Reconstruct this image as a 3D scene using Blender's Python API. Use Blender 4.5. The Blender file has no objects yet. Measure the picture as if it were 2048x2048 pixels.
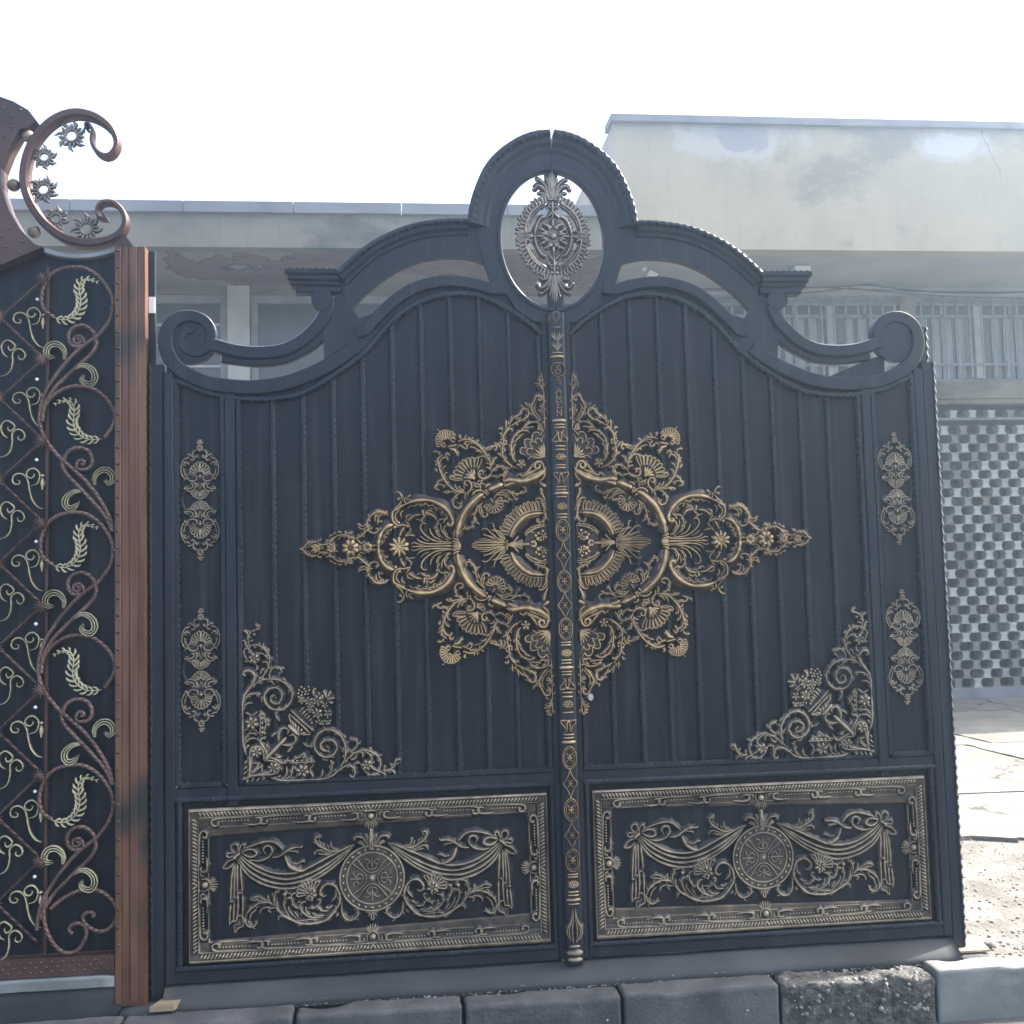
import bpy, math, random
from math import sin, cos, pi, radians, hypot
from mathutils import Vector, Matrix, noise
from mathutils.geometry import tessellate_polygon
random.seed(7)
scene = bpy.context.scene
COL = scene.collection
# ------------------------------------------------------------------ camera
cam_data = bpy.data.cameras.new('camera')
cam = bpy.data.objects.new('camera', cam_data)
COL.objects.link(cam)
cam_data.sensor_width = 36.0
cam_data.lens = 39.6
cam_data.clip_start = 0.05
cam_data.clip_end = 900.0
yaw, pitch, roll = radians(6.3), radians(4.23), radians(-1.52)
fwd = Vector((sin(yaw)*cos(pitch), cos(yaw)*cos(pitch), sin(pitch)))
rt = Vector((cos(yaw), -sin(yaw), 0.0))
up = rt.cross(fwd)
rt2 = rt*cos(roll) + up*sin(roll)
up2 = -rt*sin(roll) + up*cos(roll)
m = Matrix((rt2, up2, -fwd)).transposed().to_4x4()
m.translation = Vector((-0.641, -4.159, 1.376))
cam.matrix_world = m
scene.camera = cam
# ------------------------------------------------------------------ sky, sun, exposure
SUN_EL, SUN_AZ = radians(46.0), math.atan2(0.25, 0.97)      # azimuth measured from +X towards +Y
to_sun = Vector((cos(SUN_EL)*cos(SUN_AZ), cos(SUN_EL)*sin(SUN_AZ), sin(SUN_EL)))
world = bpy.data.worlds.new('World')
scene.world = world
world.use_nodes = True
nt = world.node_tree
nt.nodes.clear()
sky = nt.nodes.new('ShaderNodeTexSky')
sky.sky_type = 'NISHITA'
sky.sun_disc = False
sky.sun_elevation = SUN_EL
sky.sun_rotation = pi/2 - SUN_AZ
sky.air_density = 1.0
sky.dust_density = 6.0
sky.ozone_density = 1.0
bg = nt.nodes.new('ShaderNodeBackground')
bg.inputs['Strength'].default_value = 0.15
wo = nt.nodes.new('ShaderNodeOutputWorld')
nt.links.new(sky.outputs[0], bg.inputs[0])
nt.links.new(bg.outputs[0], wo.inputs[0])
sun_data = bpy.data.lights.new('sun', 'SUN')
sun_data.energy = 3.7
sun_data.angle = radians(0.55)
sun_data.color = (1.0, 0.95, 0.87)
sun = bpy.data.objects.new('sun', sun_data)
COL.objects.link(sun)
sun.rotation_euler = to_sun.to_track_quat('Z', 'Y').to_euler()
scene.view_settings.view_transform = 'Standard'
scene.view_settings.look = 'None'
scene.view_settings.gamma = 1.0
scene.view_settings.exposure = 2.2
scene.view_settings.use_curve_mapping = False

# ------------------------------------------------------------------ materials
def new_mat(name):
    mt = bpy.data.materials.new(name)
    mt.use_nodes = True
    nd = mt.node_tree.nodes
    return mt, nd, mt.node_tree.links, nd['Principled BSDF']
def tex(nd, lk, kind, scale, detail=4.0, rough=0.55, coord='Object', stretch=None):
    tc = nd.new('ShaderNodeTexCoord')
    src = tc.outputs[coord]
    if stretch:
        mp = nd.new('ShaderNodeMapping'); mp.inputs['Scale'].default_value = stretch
        lk.new(src, mp.inputs['Vector']); src = mp.outputs[0]
    t = nd.new('ShaderNodeTexNoise' if kind == 'noise' else 'ShaderNodeTexVoronoi')
    t.inputs['Scale'].default_value = scale
    if kind == 'noise':
        t.inputs['Detail'].default_value = detail; t.inputs['Roughness'].default_value = rough
    lk.new(src, t.inputs['Vector'])
    return t
def ramp(nd, lk, src, stops):
    r = nd.new('ShaderNodeValToRGB')
    e = r.color_ramp.elements
    while len(e) < len(stops): e.new(0.5)
    for el, (p, c) in zip(e, stops):
        el.position = p; el.color = (*c, 1) if len(c) == 3 else c
    lk.new(src, r.inputs[0])
    return r
def mixc(nd, lk, fac, a, b, mode='MIX'):
    mx = nd.new('ShaderNodeMix'); mx.data_type = 'RGBA'; mx.blend_type = mode
    for inp, val in ((mx.inputs[0], fac), (mx.inputs[6], a), (mx.inputs[7], b)):
        if hasattr(val, 'is_output'): lk.new(val, inp)
        elif isinstance(val, (int, float)): inp.default_value = val
        else: inp.default_value = (*val, 1)
    return mx.outputs[2]
def bump(nd, lk, bs, src, strength, dist):
    b = nd.new('ShaderNodeBump'); b.inputs['Strength'].default_value = strength; b.inputs['Distance'].default_value = dist
    lk.new(src, b.inputs['Height']); lk.new(b.outputs[0], bs.inputs['Normal'])
def simple(name, c1, c2, scale, rough, metal=0.0, bstr=0.2, bdist=0.002, bscale=None, rough2=None, p=(0.35, 0.7), stretch=None):
    mt, nd, lk, bs = new_mat(name)
    n = tex(nd, lk, 'noise', scale, stretch=stretch)
    r = ramp(nd, lk, n.outputs[0], [(p[0], c1), (p[1], c2)])
    lk.new(r.outputs[0], bs.inputs['Base Color'])
    bs.inputs['Roughness'].default_value = rough; bs.inputs['Metallic'].default_value = metal
    if rough2 is not None:
        rr = ramp(nd, lk, n.outputs[0], [(0.3, (rough,)*3), (0.75, (rough2,)*3)])
        lk.new(rr.outputs[0], bs.inputs['Roughness'])
    if bstr:
        b = tex(nd, lk, 'noise', bscale or scale*6, 5)
        bump(nd, lk, bs, b.outputs[0], bstr, bdist)
    return mt
def relief(name, dark, mid, light, metal, rough):
    """cast ornament: dark paint left in the hollows, dry-brushed metal colour on the raised parts"""
    mt, nd, lk, bs = new_mat(name)
    at = nd.new('ShaderNodeAttribute'); at.attribute_name = 'gold'
    n = tex(nd, lk, 'noise', 30, 5)
    n2 = tex(nd, lk, 'noise', 3.0, 3)
    ma = nd.new('ShaderNodeMath'); ma.operation = 'MULTIPLY_ADD'; ma.inputs[1].default_value = 0.7; ma.inputs[2].default_value = -0.35
    lk.new(n.outputs[0], ma.inputs[0])
    ad = nd.new('ShaderNodeMath'); ad.operation = 'ADD'
    lk.new(ma.outputs[0], ad.inputs[0]); lk.new(at.outputs['Fac'], ad.inputs[1])
    ma2 = nd.new('ShaderNodeMath'); ma2.operation = 'MULTIPLY_ADD'; ma2.inputs[1].default_value = 0.9; ma2.inputs[2].default_value = -0.45
    lk.new(n2.outputs[0], ma2.inputs[0])
    ad2 = nd.new('ShaderNodeMath'); ad2.operation = 'ADD'
    lk.new(ad.outputs[0], ad2.inputs[0]); lk.new(ma2.outputs[0], ad2.inputs[1])
    r = ramp(nd, lk, ad2.outputs[0], [(0.18, dark), (0.60, mid), (1.0, light)])
    lk.new(r.outputs[0], bs.inputs['Base Color'])
    mr = ramp(nd, lk, ad2.outputs[0], [(0.2, (0.0,)*3), (0.7, (metal,)*3)])
    lk.new(mr.outputs[0], bs.inputs['Metallic'])
    bs.inputs['Roughness'].default_value = rough
    bump(nd, lk, bs, n.outputs[0], 0.25, 0.002)
    return mt
def glass_mat(name, col, rough):
    mt, nd, lk, bs = new_mat(name)
    n = tex(nd, lk, 'noise', 1.6, 4)
    r = ramp(nd, lk, n.outputs[0], [(0.35, tuple(c*0.7 for c in col)), (0.7, col)])
    lk.new(r.outputs[0], bs.inputs['Base Color'])
    bs.inputs['Roughness'].default_value = rough
    bs.inputs['Specular IOR Level'].default_value = 0.5
    return mt
M = {}
def gate_paint(name, c1, c2, spec, dent, dent_scale):
    """dark satin paint with dust streaks, scuffs and slightly dented sheet"""
    mt, nd, lk, bs = new_mat(name)
    n = tex(nd, lk, 'noise', 1.9, 5, 0.6)
    r = ramp(nd, lk, n.outputs[0], [(0.3, c1), (0.75, c2)])
    st = tex(nd, lk, 'noise', 3.0, 6, 0.7, stretch=(9, 9, 0.35))
    k = ramp(nd, lk, st.outputs[0], [(0.50, (0,)*3), (0.78, (0.75,)*3)])
    c = mixc(nd, lk, k.outputs[0], r.outputs[0], (0.050, 0.052, 0.052))
    sc = tex(nd, lk, 'noise', 34, 6, 0.75)
    k2 = ramp(nd, lk, sc.outputs[0], [(0.64, (0,)*3), (0.72, (0.6,)*3)])
    c = mixc(nd, lk, k2.outputs[0], c, (0.075, 0.075, 0.072))
    lk.new(c, bs.inputs['Base Color'])
    rr = ramp(nd, lk, st.outputs[0], [(0.35, (0.33,)*3), (0.7, (0.58,)*3)])
    lk.new(rr.outputs[0], bs.inputs['Roughness'])
    bs.inputs['Specular IOR Level'].default_value = spec
    b = tex(nd, lk, 'noise', dent_scale, 3, 0.5)
    bump(nd, lk, bs, b.outputs[0], dent, 0.010)
    return mt
M['paint'] = gate_paint('gate_paint', (0.010, 0.0145, 0.0215), (0.017, 0.022, 0.030), 0.28, 0.10, 9.0)  # blue tint in the gate's base colours imitates bluish lens glare
M['sheet'] = gate_paint('gate_sheet_paint', (0.0075, 0.0098, 0.0145), (0.013, 0.0155, 0.021), 0.22, 0.34, 3.2)
M['gold'] = relief('antique_gold', (0.017, 0.0115, 0.0095), (0.150, 0.092, 0.043), (0.54, 0.375, 0.180), 0.25, 0.40)
M['pewter'] = relief('rubbed_pewter', (0.013, 0.011, 0.010), (0.115, 0.088, 0.058), (0.38, 0.31, 0.205), 0.25, 0.42)
M['silver'] = relief('dull_silver', (0.03, 0.028, 0.028), (0.115, 0.088, 0.070), (0.36, 0.305, 0.25), 0.35, 0.40)
M['palegold'] = relief('pale_gold_paint', (0.04, 0.038, 0.022), (0.27, 0.245, 0.135), (0.52, 0.475, 0.29), 0.15, 0.45)
M['copper'] = simple('copper_paint', (0.055, 0.028, 0.023), (0.110, 0.062, 0.050), 5.0, 0.42, 0.35, 0.25, 0.0015, 40, rough2=0.6)
M['rod'] = simple('copper_rod_paint', (0.085, 0.048, 0.037), (0.180, 0.110, 0.088), 14.0, 0.42, 0.3, 0.25, 0.0015, 60, rough2=0.6)
M['copperpost'] = None
M['plaster'] = None
def post_material():
    mt, nd, lk, bs = new_mat('copper_post_paint')
    n = tex(nd, lk, 'noise', 6, 5, stretch=(4, 4, 0.35))
    r = ramp(nd, lk, n.outputs[0], [(0.35, (0.085, 0.036, 0.019)), (0.7, (0.185, 0.090, 0.050))])
    v = tex(nd, lk, 'noise', 2.4, 2, stretch=(1.6, 1.6, 1.0))
    k = ramp(nd, lk, v.outputs[0], [(0.53, (0,)*3), (0.66, (1,)*3)])
    c = mixc(nd, lk, k.outputs[0], r.outputs[0], (0.022, 0.022, 0.020))      # scorched weld marks
    lk.new(c, bs.inputs['Base Color'])
    bs.inputs['Roughness'].default_value = 0.5; bs.inputs['Metallic'].default_value = 0.2
    b = tex(nd, lk, 'noise', 60, 4); bump(nd, lk, bs, b.outputs[0], 0.2, 0.001)
    return mt
M['copperpost'] = post_material()
def plaster_material(name, base, dirt, stain, scale=0.8):
    mt, nd, lk, bs = new_mat(name)
    n = tex(nd, lk, 'noise', scale, 6, 0.6)
    r = ramp(nd, lk, n.outputs[0], [(0.32, dirt), (0.62, base)])
    n2 = tex(nd, lk, 'noise', 0.55, 5, 0.65, stretch=(1.0, 1.0, 1.6))
    k = ramp(nd, lk, n2.outputs[0], [(0.57, (0,)*3), (0.66, (0.7,)*3)])
    c = mixc(nd, lk, k.outputs[0], r.outputs[0], stain)
    n3 = tex(nd, lk, 'noise', 2.2, 6, 0.7, stretch=(6, 6, 0.5))
    k3 = ramp(nd, lk, n3.outputs[0], [(0.55, (0,)*3), (0.8, (0.5,)*3)])
    c = mixc(nd, lk, k3.outputs[0], c, stain)
    lk.new(c, bs.inputs['Base Color'])
    bs.inputs['Roughness'].default_value = 0.85
    b = tex(nd, lk, 'noise', 14, 6, 0.7); bump(nd, lk, bs, b.outputs[0], 0.35, 0.01)
    return mt
def parapet_material():
    """cream render with two blown patches under the coping, damp streaks and a crack"""
    mt = plaster_material('old_plaster', (0.46, 0.40, 0.285), (0.36, 0.31, 0.22), (0.23, 0.21, 0.165))
    nd, lk = mt.node_tree.nodes, mt.node_tree.links
    bs = nd['Principled BSDF']
    base = bs.inputs['Base Color'].links[0].from_socket
    tc = nd.new('ShaderNodeTexCoord')
    sp = nd.new('ShaderNodeSeparateXYZ'); lk.new(tc.outputs['Object'], sp.inputs[0])
    wn = tex(nd, lk, 'noise', 2.2, 8, 0.65)
    def m(op, a, b=None, c=None):
        q = nd.new('ShaderNodeMath'); q.operation = op
        for i, v in enumerate((a, b, c)):
            if v is None: continue
            if isinstance(v, (int, float)): q.inputs[i].default_value = v
            else: lk.new(v, q.inputs[i])
        return q.outputs[0]
    def patch(cx, cz, rx, rz):
        ex = m('DIVIDE', m('SUBTRACT', sp.outputs['X'], cx), rx); ez = m('DIVIDE', m('SUBTRACT', sp.outputs['Z'], cz), rz)
        d = m('SQRT', m('ADD', m('MULTIPLY', ex, ex), m('MULTIPLY', ez, ez)))
        return m('ADD', d, m('MULTIPLY_ADD', wn.outputs[0], 2.2, -1.1))
    col = base
    for (cx, cz, rx, rz, inner) in ((3.25, 6.34, 0.85, 0.34, (0.30, 0.285, 0.30)), (5.75, 6.26, 0.52, 0.20, (0.56, 0.56, 0.55)), (9.0, 6.3, 0.8, 0.25, (0.30, 0.285, 0.30))):
        d = patch(cx, cz, rx, rz)
        halo = ramp(nd, lk, d, [(0.72, (0.55,)*3), (1.0, (0,)*3)])
        col = mixc(nd, lk, halo.outputs[0], col, (0.52, 0.51, 0.47))
        core = ramp(nd, lk, d, [(0.36, (0.75,)*3), (0.50, (0,)*3)])
        col = mixc(nd, lk, core.outputs[0], col, inner)
    top = ramp(nd, lk, m('ADD', m('MULTIPLY', m('SUBTRACT', sp.outputs['Z'], 6.0), 1.6), m('MULTIPLY_ADD', wn.outputs[0], 0.9, -0.55)), [(0.40, (0,)*3), (0.75, (0.6,)*3)])
    col = mixc(nd, lk, top.outputs[0], col, (0.27, 0.27, 0.29))
    cr = m('ABSOLUTE', m('SUBTRACT', m('ADD', sp.outputs['X'], m('MULTIPLY', sp.outputs['Z'], 0.28)), m('MULTIPLY_ADD', wn.outputs[0], 0.35, 7.72)))
    ck0 = ramp(nd, lk, cr, [(0.003, (0.6,)*3), (0.010, (0,)*3)])
    zk = ramp(nd, lk, m('SUBTRACT', sp.outputs['Z'], 5.4), [(0.45, (0,)*3), (0.6, (1,)*3)])
    ck = nd.new('ShaderNodeMix'); ck.data_type = 'RGBA'; ck.blend_type = 'MULTIPLY'; ck.inputs[0].default_value = 1.0
    lk.new(ck0.outputs[0], ck.inputs[6]); lk.new(zk.outputs[0], ck.inputs[7])
    col = mixc(nd, lk, ck.outputs[2], col, (0.15, 0.145, 0.14))
    lk.new(col, bs.inputs['Base Color'])
    return mt
M['plaster'] = parapet_material()
M['plaster_l'] = plaster_material('grey_plaster', (0.235, 0.215, 0.16), (0.165, 0.15, 0.113), (0.065, 0.06, 0.05), 1.2)
def peeling():
    mt, nd, lk, bs = new_mat('peeling_soffit')
    n = tex(nd, lk, 'noise', 0.75, 7, 0.6, stretch=(1.0, 0.9, 1))
    r = ramp(nd, lk, n.outputs[0], [(0.36, (0.16, 0.105, 0.088)), (0.47, (0.22, 0.155, 0.13)), (0.485, (0.07, 0.055, 0.05)), (0.50, (0.29, 0.255, 0.22)), (0.72, (0.20, 0.185, 0.165))])
    lk.new(r.outputs[0], bs.inputs['Base Color'])
    bs.inputs['Roughness'].default_value = 0.9
    bump(nd, lk, bs, r.outputs[0], 0.6, 0.03)
    return mt
M['soffit'] = peeling()
M['soffit_r'] = simple('grey_soffit', (0.30, 0.30, 0.29), (0.40, 0.40, 0.38), 1.5, 0.9)
M['coping'] = simple('coping_concrete', (0.17, 0.17, 0.175), (0.27, 0.27, 0.275), 2.0, 0.85, bscale=20)
M['whiteframe'] = simple('white_window_paint', (0.40, 0.405, 0.375), (0.54, 0.54, 0.50), 3.0, 0.6)
M['frame'] = simple('grey_window_frame', (0.22, 0.23, 0.22), (0.32, 0.33, 0.32), 3.0, 0.6)
M['bars'] = simple('grey_window_bars', (0.20, 0.21, 0.21), (0.30, 0.31, 0.31), 8.0, 0.55, 0.2)
M['pane'] = glass_mat('dusty_pane', (0.115, 0.12, 0.11), 0.22)
M['pane_r'] = glass_mat('pale_pane', (0.30, 0.33, 0.33), 0.3)  # pale tone of the strips behind the window bars
def block_material(name, c1, c2, st):
    mt, nd, lk, bs = new_mat(name)
    oi = nd.new('ShaderNodeObjectInfo')
    n = tex(nd, lk, 'noise', 9, 5, 0.65)
    r = ramp(nd, lk, n.outputs[0], [(0.3, c1), (0.6, c2)])
    k = ramp(nd, lk, oi.outputs['Random'], [(0.40, (0,)*3), (0.75, (0.9,)*3)])
    c = mixc(nd, lk, k.outputs[0], r.outputs[0], st)
    k2 = ramp(nd, lk, oi.outputs['Random'], [(0.93, (0,)*3), (0.94, (0.4,)*3)])
    c = mixc(nd, lk, k2.outputs[0], c, (0.27, 0.21, 0.19))
    lk.new(c, bs.inputs['Base Color'])
    bs.inputs['Roughness'].default_value = 0.9
    b = tex(nd, lk, 'noise', 40, 5); bump(nd, lk, bs, b.outputs[0], 0.4, 0.006)
    return mt
M['block'] = block_material('screen_block_concrete', (0.30, 0.29, 0.262), (0.43, 0.42, 0.385), (0.16, 0.155, 0.138))
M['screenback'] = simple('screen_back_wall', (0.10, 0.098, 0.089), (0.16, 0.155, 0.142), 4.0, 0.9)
M['yard'] = simple('yard_concrete', (0.17, 0.165, 0.145), (0.30, 0.29, 0.255), 1.6, 0.92, bstr=0.6, bdist=0.012, bscale=30)
def yard_material():
    mt, nd, lk, bs = new_mat('yard_concrete_worn')
    n = tex(nd, lk, 'noise', 1.1, 8, 0.68)
    r = ramp(nd, lk, n.outputs[0], [(0.30, (0.085, 0.082, 0.072)), (0.50, (0.185, 0.178, 0.155)), (0.72, (0.265, 0.255, 0.22))])
    g = tex(nd, lk, 'noise', 55, 4, 0.7)
    k = ramp(nd, lk, g.outputs[0], [(0.40, (0.45,)*3), (0.55, (0,)*3)])
    c = mixc(nd, lk, k.outputs[0], r.outputs[0], (0.07, 0.068, 0.06))
    v = nd.new('ShaderNodeTexVoronoi'); v.feature = 'DISTANCE_TO_EDGE'; v.inputs['Scale'].default_value = 0.75
    tc = nd.new('ShaderNodeTexCoord'); wn = tex(nd, lk, 'noise', 3, 4)
    ad = nd.new('ShaderNodeMix'); ad.data_type = 'RGBA'; ad.blend_type = 'ADD'; ad.inputs[0].default_value = 0.35
    lk.new(tc.outputs['Object'], ad.inputs[6]); lk.new(wn.outputs[1], ad.inputs[7]); lk.new(ad.outputs[2], v.inputs['Vector'])
    k2 = ramp(nd, lk, v.outputs['Distance'], [(0.004, (0.85,)*3), (0.012, (0,)*3)])
    c = mixc(nd, lk, k2.outputs[0], c, (0.035, 0.034, 0.032))
    lk.new(c, bs.inputs['Base Color']); bs.inputs['Roughness'].default_value = 0.95
    bump(nd, lk, bs, g.outputs[0], 0.7, 0.012)
    return mt
M['yard'] = yard_material()
M['earth'] = simple('gritty_earth', (0.09, 0.083, 0.072), (0.19, 0.178, 0.155), 6.0, 0.95, bstr=0.8, bdist=0.015, bscale=60)
M['grit'] = simple('grit_stones', (0.12, 0.115, 0.10), (0.28, 0.265, 0.24), 9.0, 0.9)
M['asphalt'] = simple('asphalt', (0.040, 0.042, 0.045), (0.062, 0.063, 0.066), 4.0, 0.9, bstr=0.6, bdist=0.006, bscale=120)
M['sill'] = simple('threshold_concrete', (0.026, 0.028, 0.030), (0.055, 0.058, 0.062), 2.2, 0.8, bstr=0.35, bdist=0.006, bscale=26)
M['kerb'] = simple('kerb_concrete', (0.050, 0.052, 0.054), (0.10, 0.102, 0.104), 7.0, 0.9, bstr=0.7, bdist=0.006, bscale=70)
M['kerbclean'] = simple('clean_kerb_concrete', (0.115, 0.125, 0.118), (0.205, 0.215, 0.203), 6.0, 0.85, bstr=0.35, bdist=0.004, bscale=70)
M['kerbrough'] = simple('worn_kerb_concrete', (0.035, 0.035, 0.033), (0.15, 0.145, 0.13), 26.0, 0.95, bstr=1.0, bdist=0.02, bscale=55)
M['pebble'] = simple('pebble', (0.06, 0.06, 0.057), (0.27, 0.265, 0.25), 30.0, 0.7)
M['wood'] = simple('weathered_plank', (0.20, 0.15, 0.09), (0.33, 0.26, 0.16), 8.0, 0.85, stretch=(1, 12, 1))
M['rust'] = simple('rusty_plate', (0.20, 0.13, 0.07), (0.42, 0.34, 0.22), 12.0, 0.8)
M['white'] = simple('white_plastic', (0.66, 0.67, 0.66), (0.76, 0.76, 0.75), 4.0, 0.45, bstr=0.0)
M['cable'] = simple('black_cable', (0.03, 0.03, 0.032), (0.05, 0.05, 0.05), 8.0, 0.6, bstr=0.0)
M['dark'] = simple('dark_lens', (0.02, 0.02, 0.022), (0.03, 0.03, 0.03), 8.0, 0.2, bstr=0.0)
M['steel'] = simple('bright_steel', (0.45, 0.46, 0.47), (0.6, 0.6, 0.6), 20.0, 0.3, 0.9, bstr=0.0)

# ------------------------------------------------------------------ mesh helpers
SX = 1.0          # mirror sign used while a gate leaf is being built
class MB:
    def __init__(self): self.v = []; self.f = []; self.g = []
    def add(self, verts, faces, gold=None):
        o = len(self.v)
        self.v += verts
        self.f += [tuple(i+o for i in q) for q in faces]
        self.g += gold if gold is not None else [0.5]*len(verts)
        return self
    def box(self, x0, x1, y0, y1, z0, z1):
        vs = [(x, y, z) for x in (x0, x1) for y in (y0, y1) for z in (z0, z1)]
        return self.add(vs, [(0,1,3,2), (4,6,7,5), (0,4,5,1), (2,3,7,6), (0,2,6,4), (1,5,7,3)])
    def bbox(self, x0, x1, y0, y1, z0, z1, b=0.004):
        """box with chamfered edges along its long front corners"""
        c = [(x0+b, y0), (x1-b, y0), (x1, y0+b), (x1, y1-b), (x1-b, y1), (x0+b, y1), (x0, y1-b), (x0, y0+b)]
        n = len(c)
        vs = [(x, y, z0) for x, y in c] + [(x, y, z1) for x, y in c]
        fs = [(i, (i+1) % n, n+(i+1) % n, n+i) for i in range(n)] + [tuple(range(n-1, -1, -1)), tuple(range(n, 2*n))]
        return self.add(vs, fs)
    def build(self, name, mat, parent=None, smooth=False):
        me = bpy.data.meshes.new(name)
        s = SX
        vs = [(x*s, y, z) for x, y, z in self.v] if s != 1.0 else self.v
        fs = [q[::-1] for q in self.f] if s < 0 else self.f
        me.from_pydata(vs, [], fs)
        at = me.attributes.new('gold', 'FLOAT', 'POINT')
        at.data.foreach_set('value', self.g)
        if smooth: me.polygons.foreach_set('use_smooth', [True]*len(me.polygons))
        me.materials.append(mat)
        me.update()
        ob = bpy.data.objects.new(name, me)
        COL.objects.link(ob)
        if parent is not None:
            ob.parent = parent
            if parent.parent is None and parent.type == 'EMPTY': ob.location = -parent.location
        return ob
def thing(name, label, cat, loc=(0, 0, 0), group=None):
    o = bpy.data.objects.new(name, None); COL.objects.link(o)
    o.location = loc; o.empty_display_size = 0.1
    o['label'] = label; o['category'] = cat
    if group: o['group'] = group
    return o
def tag(o, label, cat, group=None):
    o['label'] = label; o['category'] = cat
    if group: o['group'] = group
    return o
def struct(o, label=None):
    o['kind'] = 'structure'
    if label: o['label'] = label
    return o
def crom(p, n=4):
    """Catmull-Rom through the points"""
    if len(p) < 3: 
        return [tuple(p[0][k]+(p[1][k]-p[0][k])*i/n for k in (0, 1)) for i in range(n+1)]
    out = []
    q = [(2*p[0][0]-p[1][0], 2*p[0][1]-p[1][1])] + list(p) + [(2*p[-1][0]-p[-2][0], 2*p[-1][1]-p[-2][1])]
    for i in range(1, len(q)-2):
        for j in range(n):
            t = j/n
            out.append(tuple(0.5*((2*q[i][k]) + (q[i+1][k]-q[i-1][k])*t + (2*q[i-1][k]-5*q[i][k]+4*q[i+1][k]-q[i+2][k])*t*t + (3*q[i][k]-q[i-1][k]-3*q[i+1][k]+q[i+2][k])*t**3) for k in (0, 1)))
    out.append(tuple(p[-1]))
    return out
def resample(p, step):
    L = [0.0]
    for a, b in zip(p, p[1:]): L.append(L[-1]+hypot(b[0]-a[0], b[1]-a[1]))
    n = max(2, int(L[-1]/step)); out = []; j = 0
    for i in range(n+1):
        d = L[-1]*i/n
        while j < len(L)-2 and L[j+1] < d: j += 1
        t = (d-L[j])/max(1e-9, L[j+1]-L[j])
        out.append((p[j][0]+(p[j+1][0]-p[j][0])*t, p[j][1]+(p[j+1][1]-p[j][1])*t))
    return out
def frames(p, closed=False):
    n = len(p); out = []
    for i in range(n):
        a = p[i-1] if (i > 0 or closed) else p[i]
        b = p[(i+1) % n] if (i < n-1 or closed) else p[i]
        dx, dz = b[0]-a[0], b[1]-a[1]
        d = hypot(dx, dz) or 1e-9
        mit = 1.0
        if 0 < i < n-1 or closed:
            d1 = hypot(p[i][0]-a[0], p[i][1]-a[1]) or 1e-9
            c = ((p[i][0]-a[0])*dx + (p[i][1]-a[1])*dz)/(d1*d)
            mit = min(1.6, 1.0/max(0.5, c))
        out.append((-dz/d*mit, dx/d*mit))
    return out
def bead(mb, pts, w, mode, y0, h=None, fl=2.5):
    p = crom(pts, 4)
    n = len(p); h = h or w*0.95
    nr = frames(p); vs = []; gs = []; fs = []
    for i, (x, z) in enumerate(p):
        t = i/(n-1)
        if mode == 0: k = min(1.0, 0.45+t*5, 0.30+(1-t)*4)
        elif mode == 1: k = 0.18+0.95*sin(pi*min(1, t*0.85+0.12))**0.8
        elif mode == 2: k = 1.0-0.75*t
        else: k = 1.0
        k *= 1+0.16*sin(i*1.9+x*400)
        ww = w*0.5*k; hh = h*(0.35+0.65*k)
        nx, nz = nr[i]
        fw = fl*(0.4+0.6*k)
        for o, yy, g in ((-fw, -0.15, 0.02), (-1, 0.22, 0.28), (-0.66, 0.78, 0.5), (0, 1, 1.0), (0.66, 0.78, 0.5), (1, 0.22, 0.28), (fw, -0.15, 0.02)):
            vs.append((x+nx*ww*o, y0-hh*yy, z+nz*ww*o)); gs.append(g)
        if i:
            b = i*7; a = b-7
            fs += [(a+j, a+j+1, b+j+1, b+j) for j in range(6)]
    fs += [(0, 1, 2, 3, 4, 5, 6), tuple((n-1)*7+j for j in (6, 5, 4, 3, 2, 1, 0))]
    mb.add(vs, fs, gs)
def dome(mb, c, r, y0, h=None, rz=None, seg=10):
    h = h or r*0.85; rz = rz or r
    vs = []; gs = []; fs = []
    for q, (k, yy, g) in enumerate(((1, 0, 0.0), (0.86, 0.5, 0.5), (0.5, 0.87, 0.9))):
        for i in range(seg):
            a = 2*pi*i/seg
            vs.append((c[0]+r*k*cos(a), y0-h*yy, c[1]+rz*k*sin(a))); gs.append(g)
    vs.append((c[0], y0-h, c[1])); gs.append(1.0)
    for q in range(2):
        fs += [(q*seg+i, q*seg+(i+1) % seg, (q+1)*seg+(i+1) % seg, (q+1)*seg+i) for i in range(seg)]
    fs += [(2*seg+i, 2*seg+(i+1) % seg, 3*seg) for i in range(seg)]
    mb.add(vs, fs, gs)
def plate(mb, poly, y0, y1, gold=0.1):
    """flat outline in the gate plane, extruded from y0 (front) to y1 (back)"""
    n = len(poly)
    tri = tessellate_polygon([[Vector((x, z, 0)) for x, z in poly]])
    vs = [(x, y0, z) for x, z in poly] + [(x, y1, z) for x, z in poly]
    fs = [tuple(t) for t in tri] + [tuple(i+n for i in t[::-1]) for t in tri]
    fs += [(i, (i+1) % n, n+(i+1) % n, n+i) for i in range(n)]
    mb.add(vs, fs, [gold]*(2*n))
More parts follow.
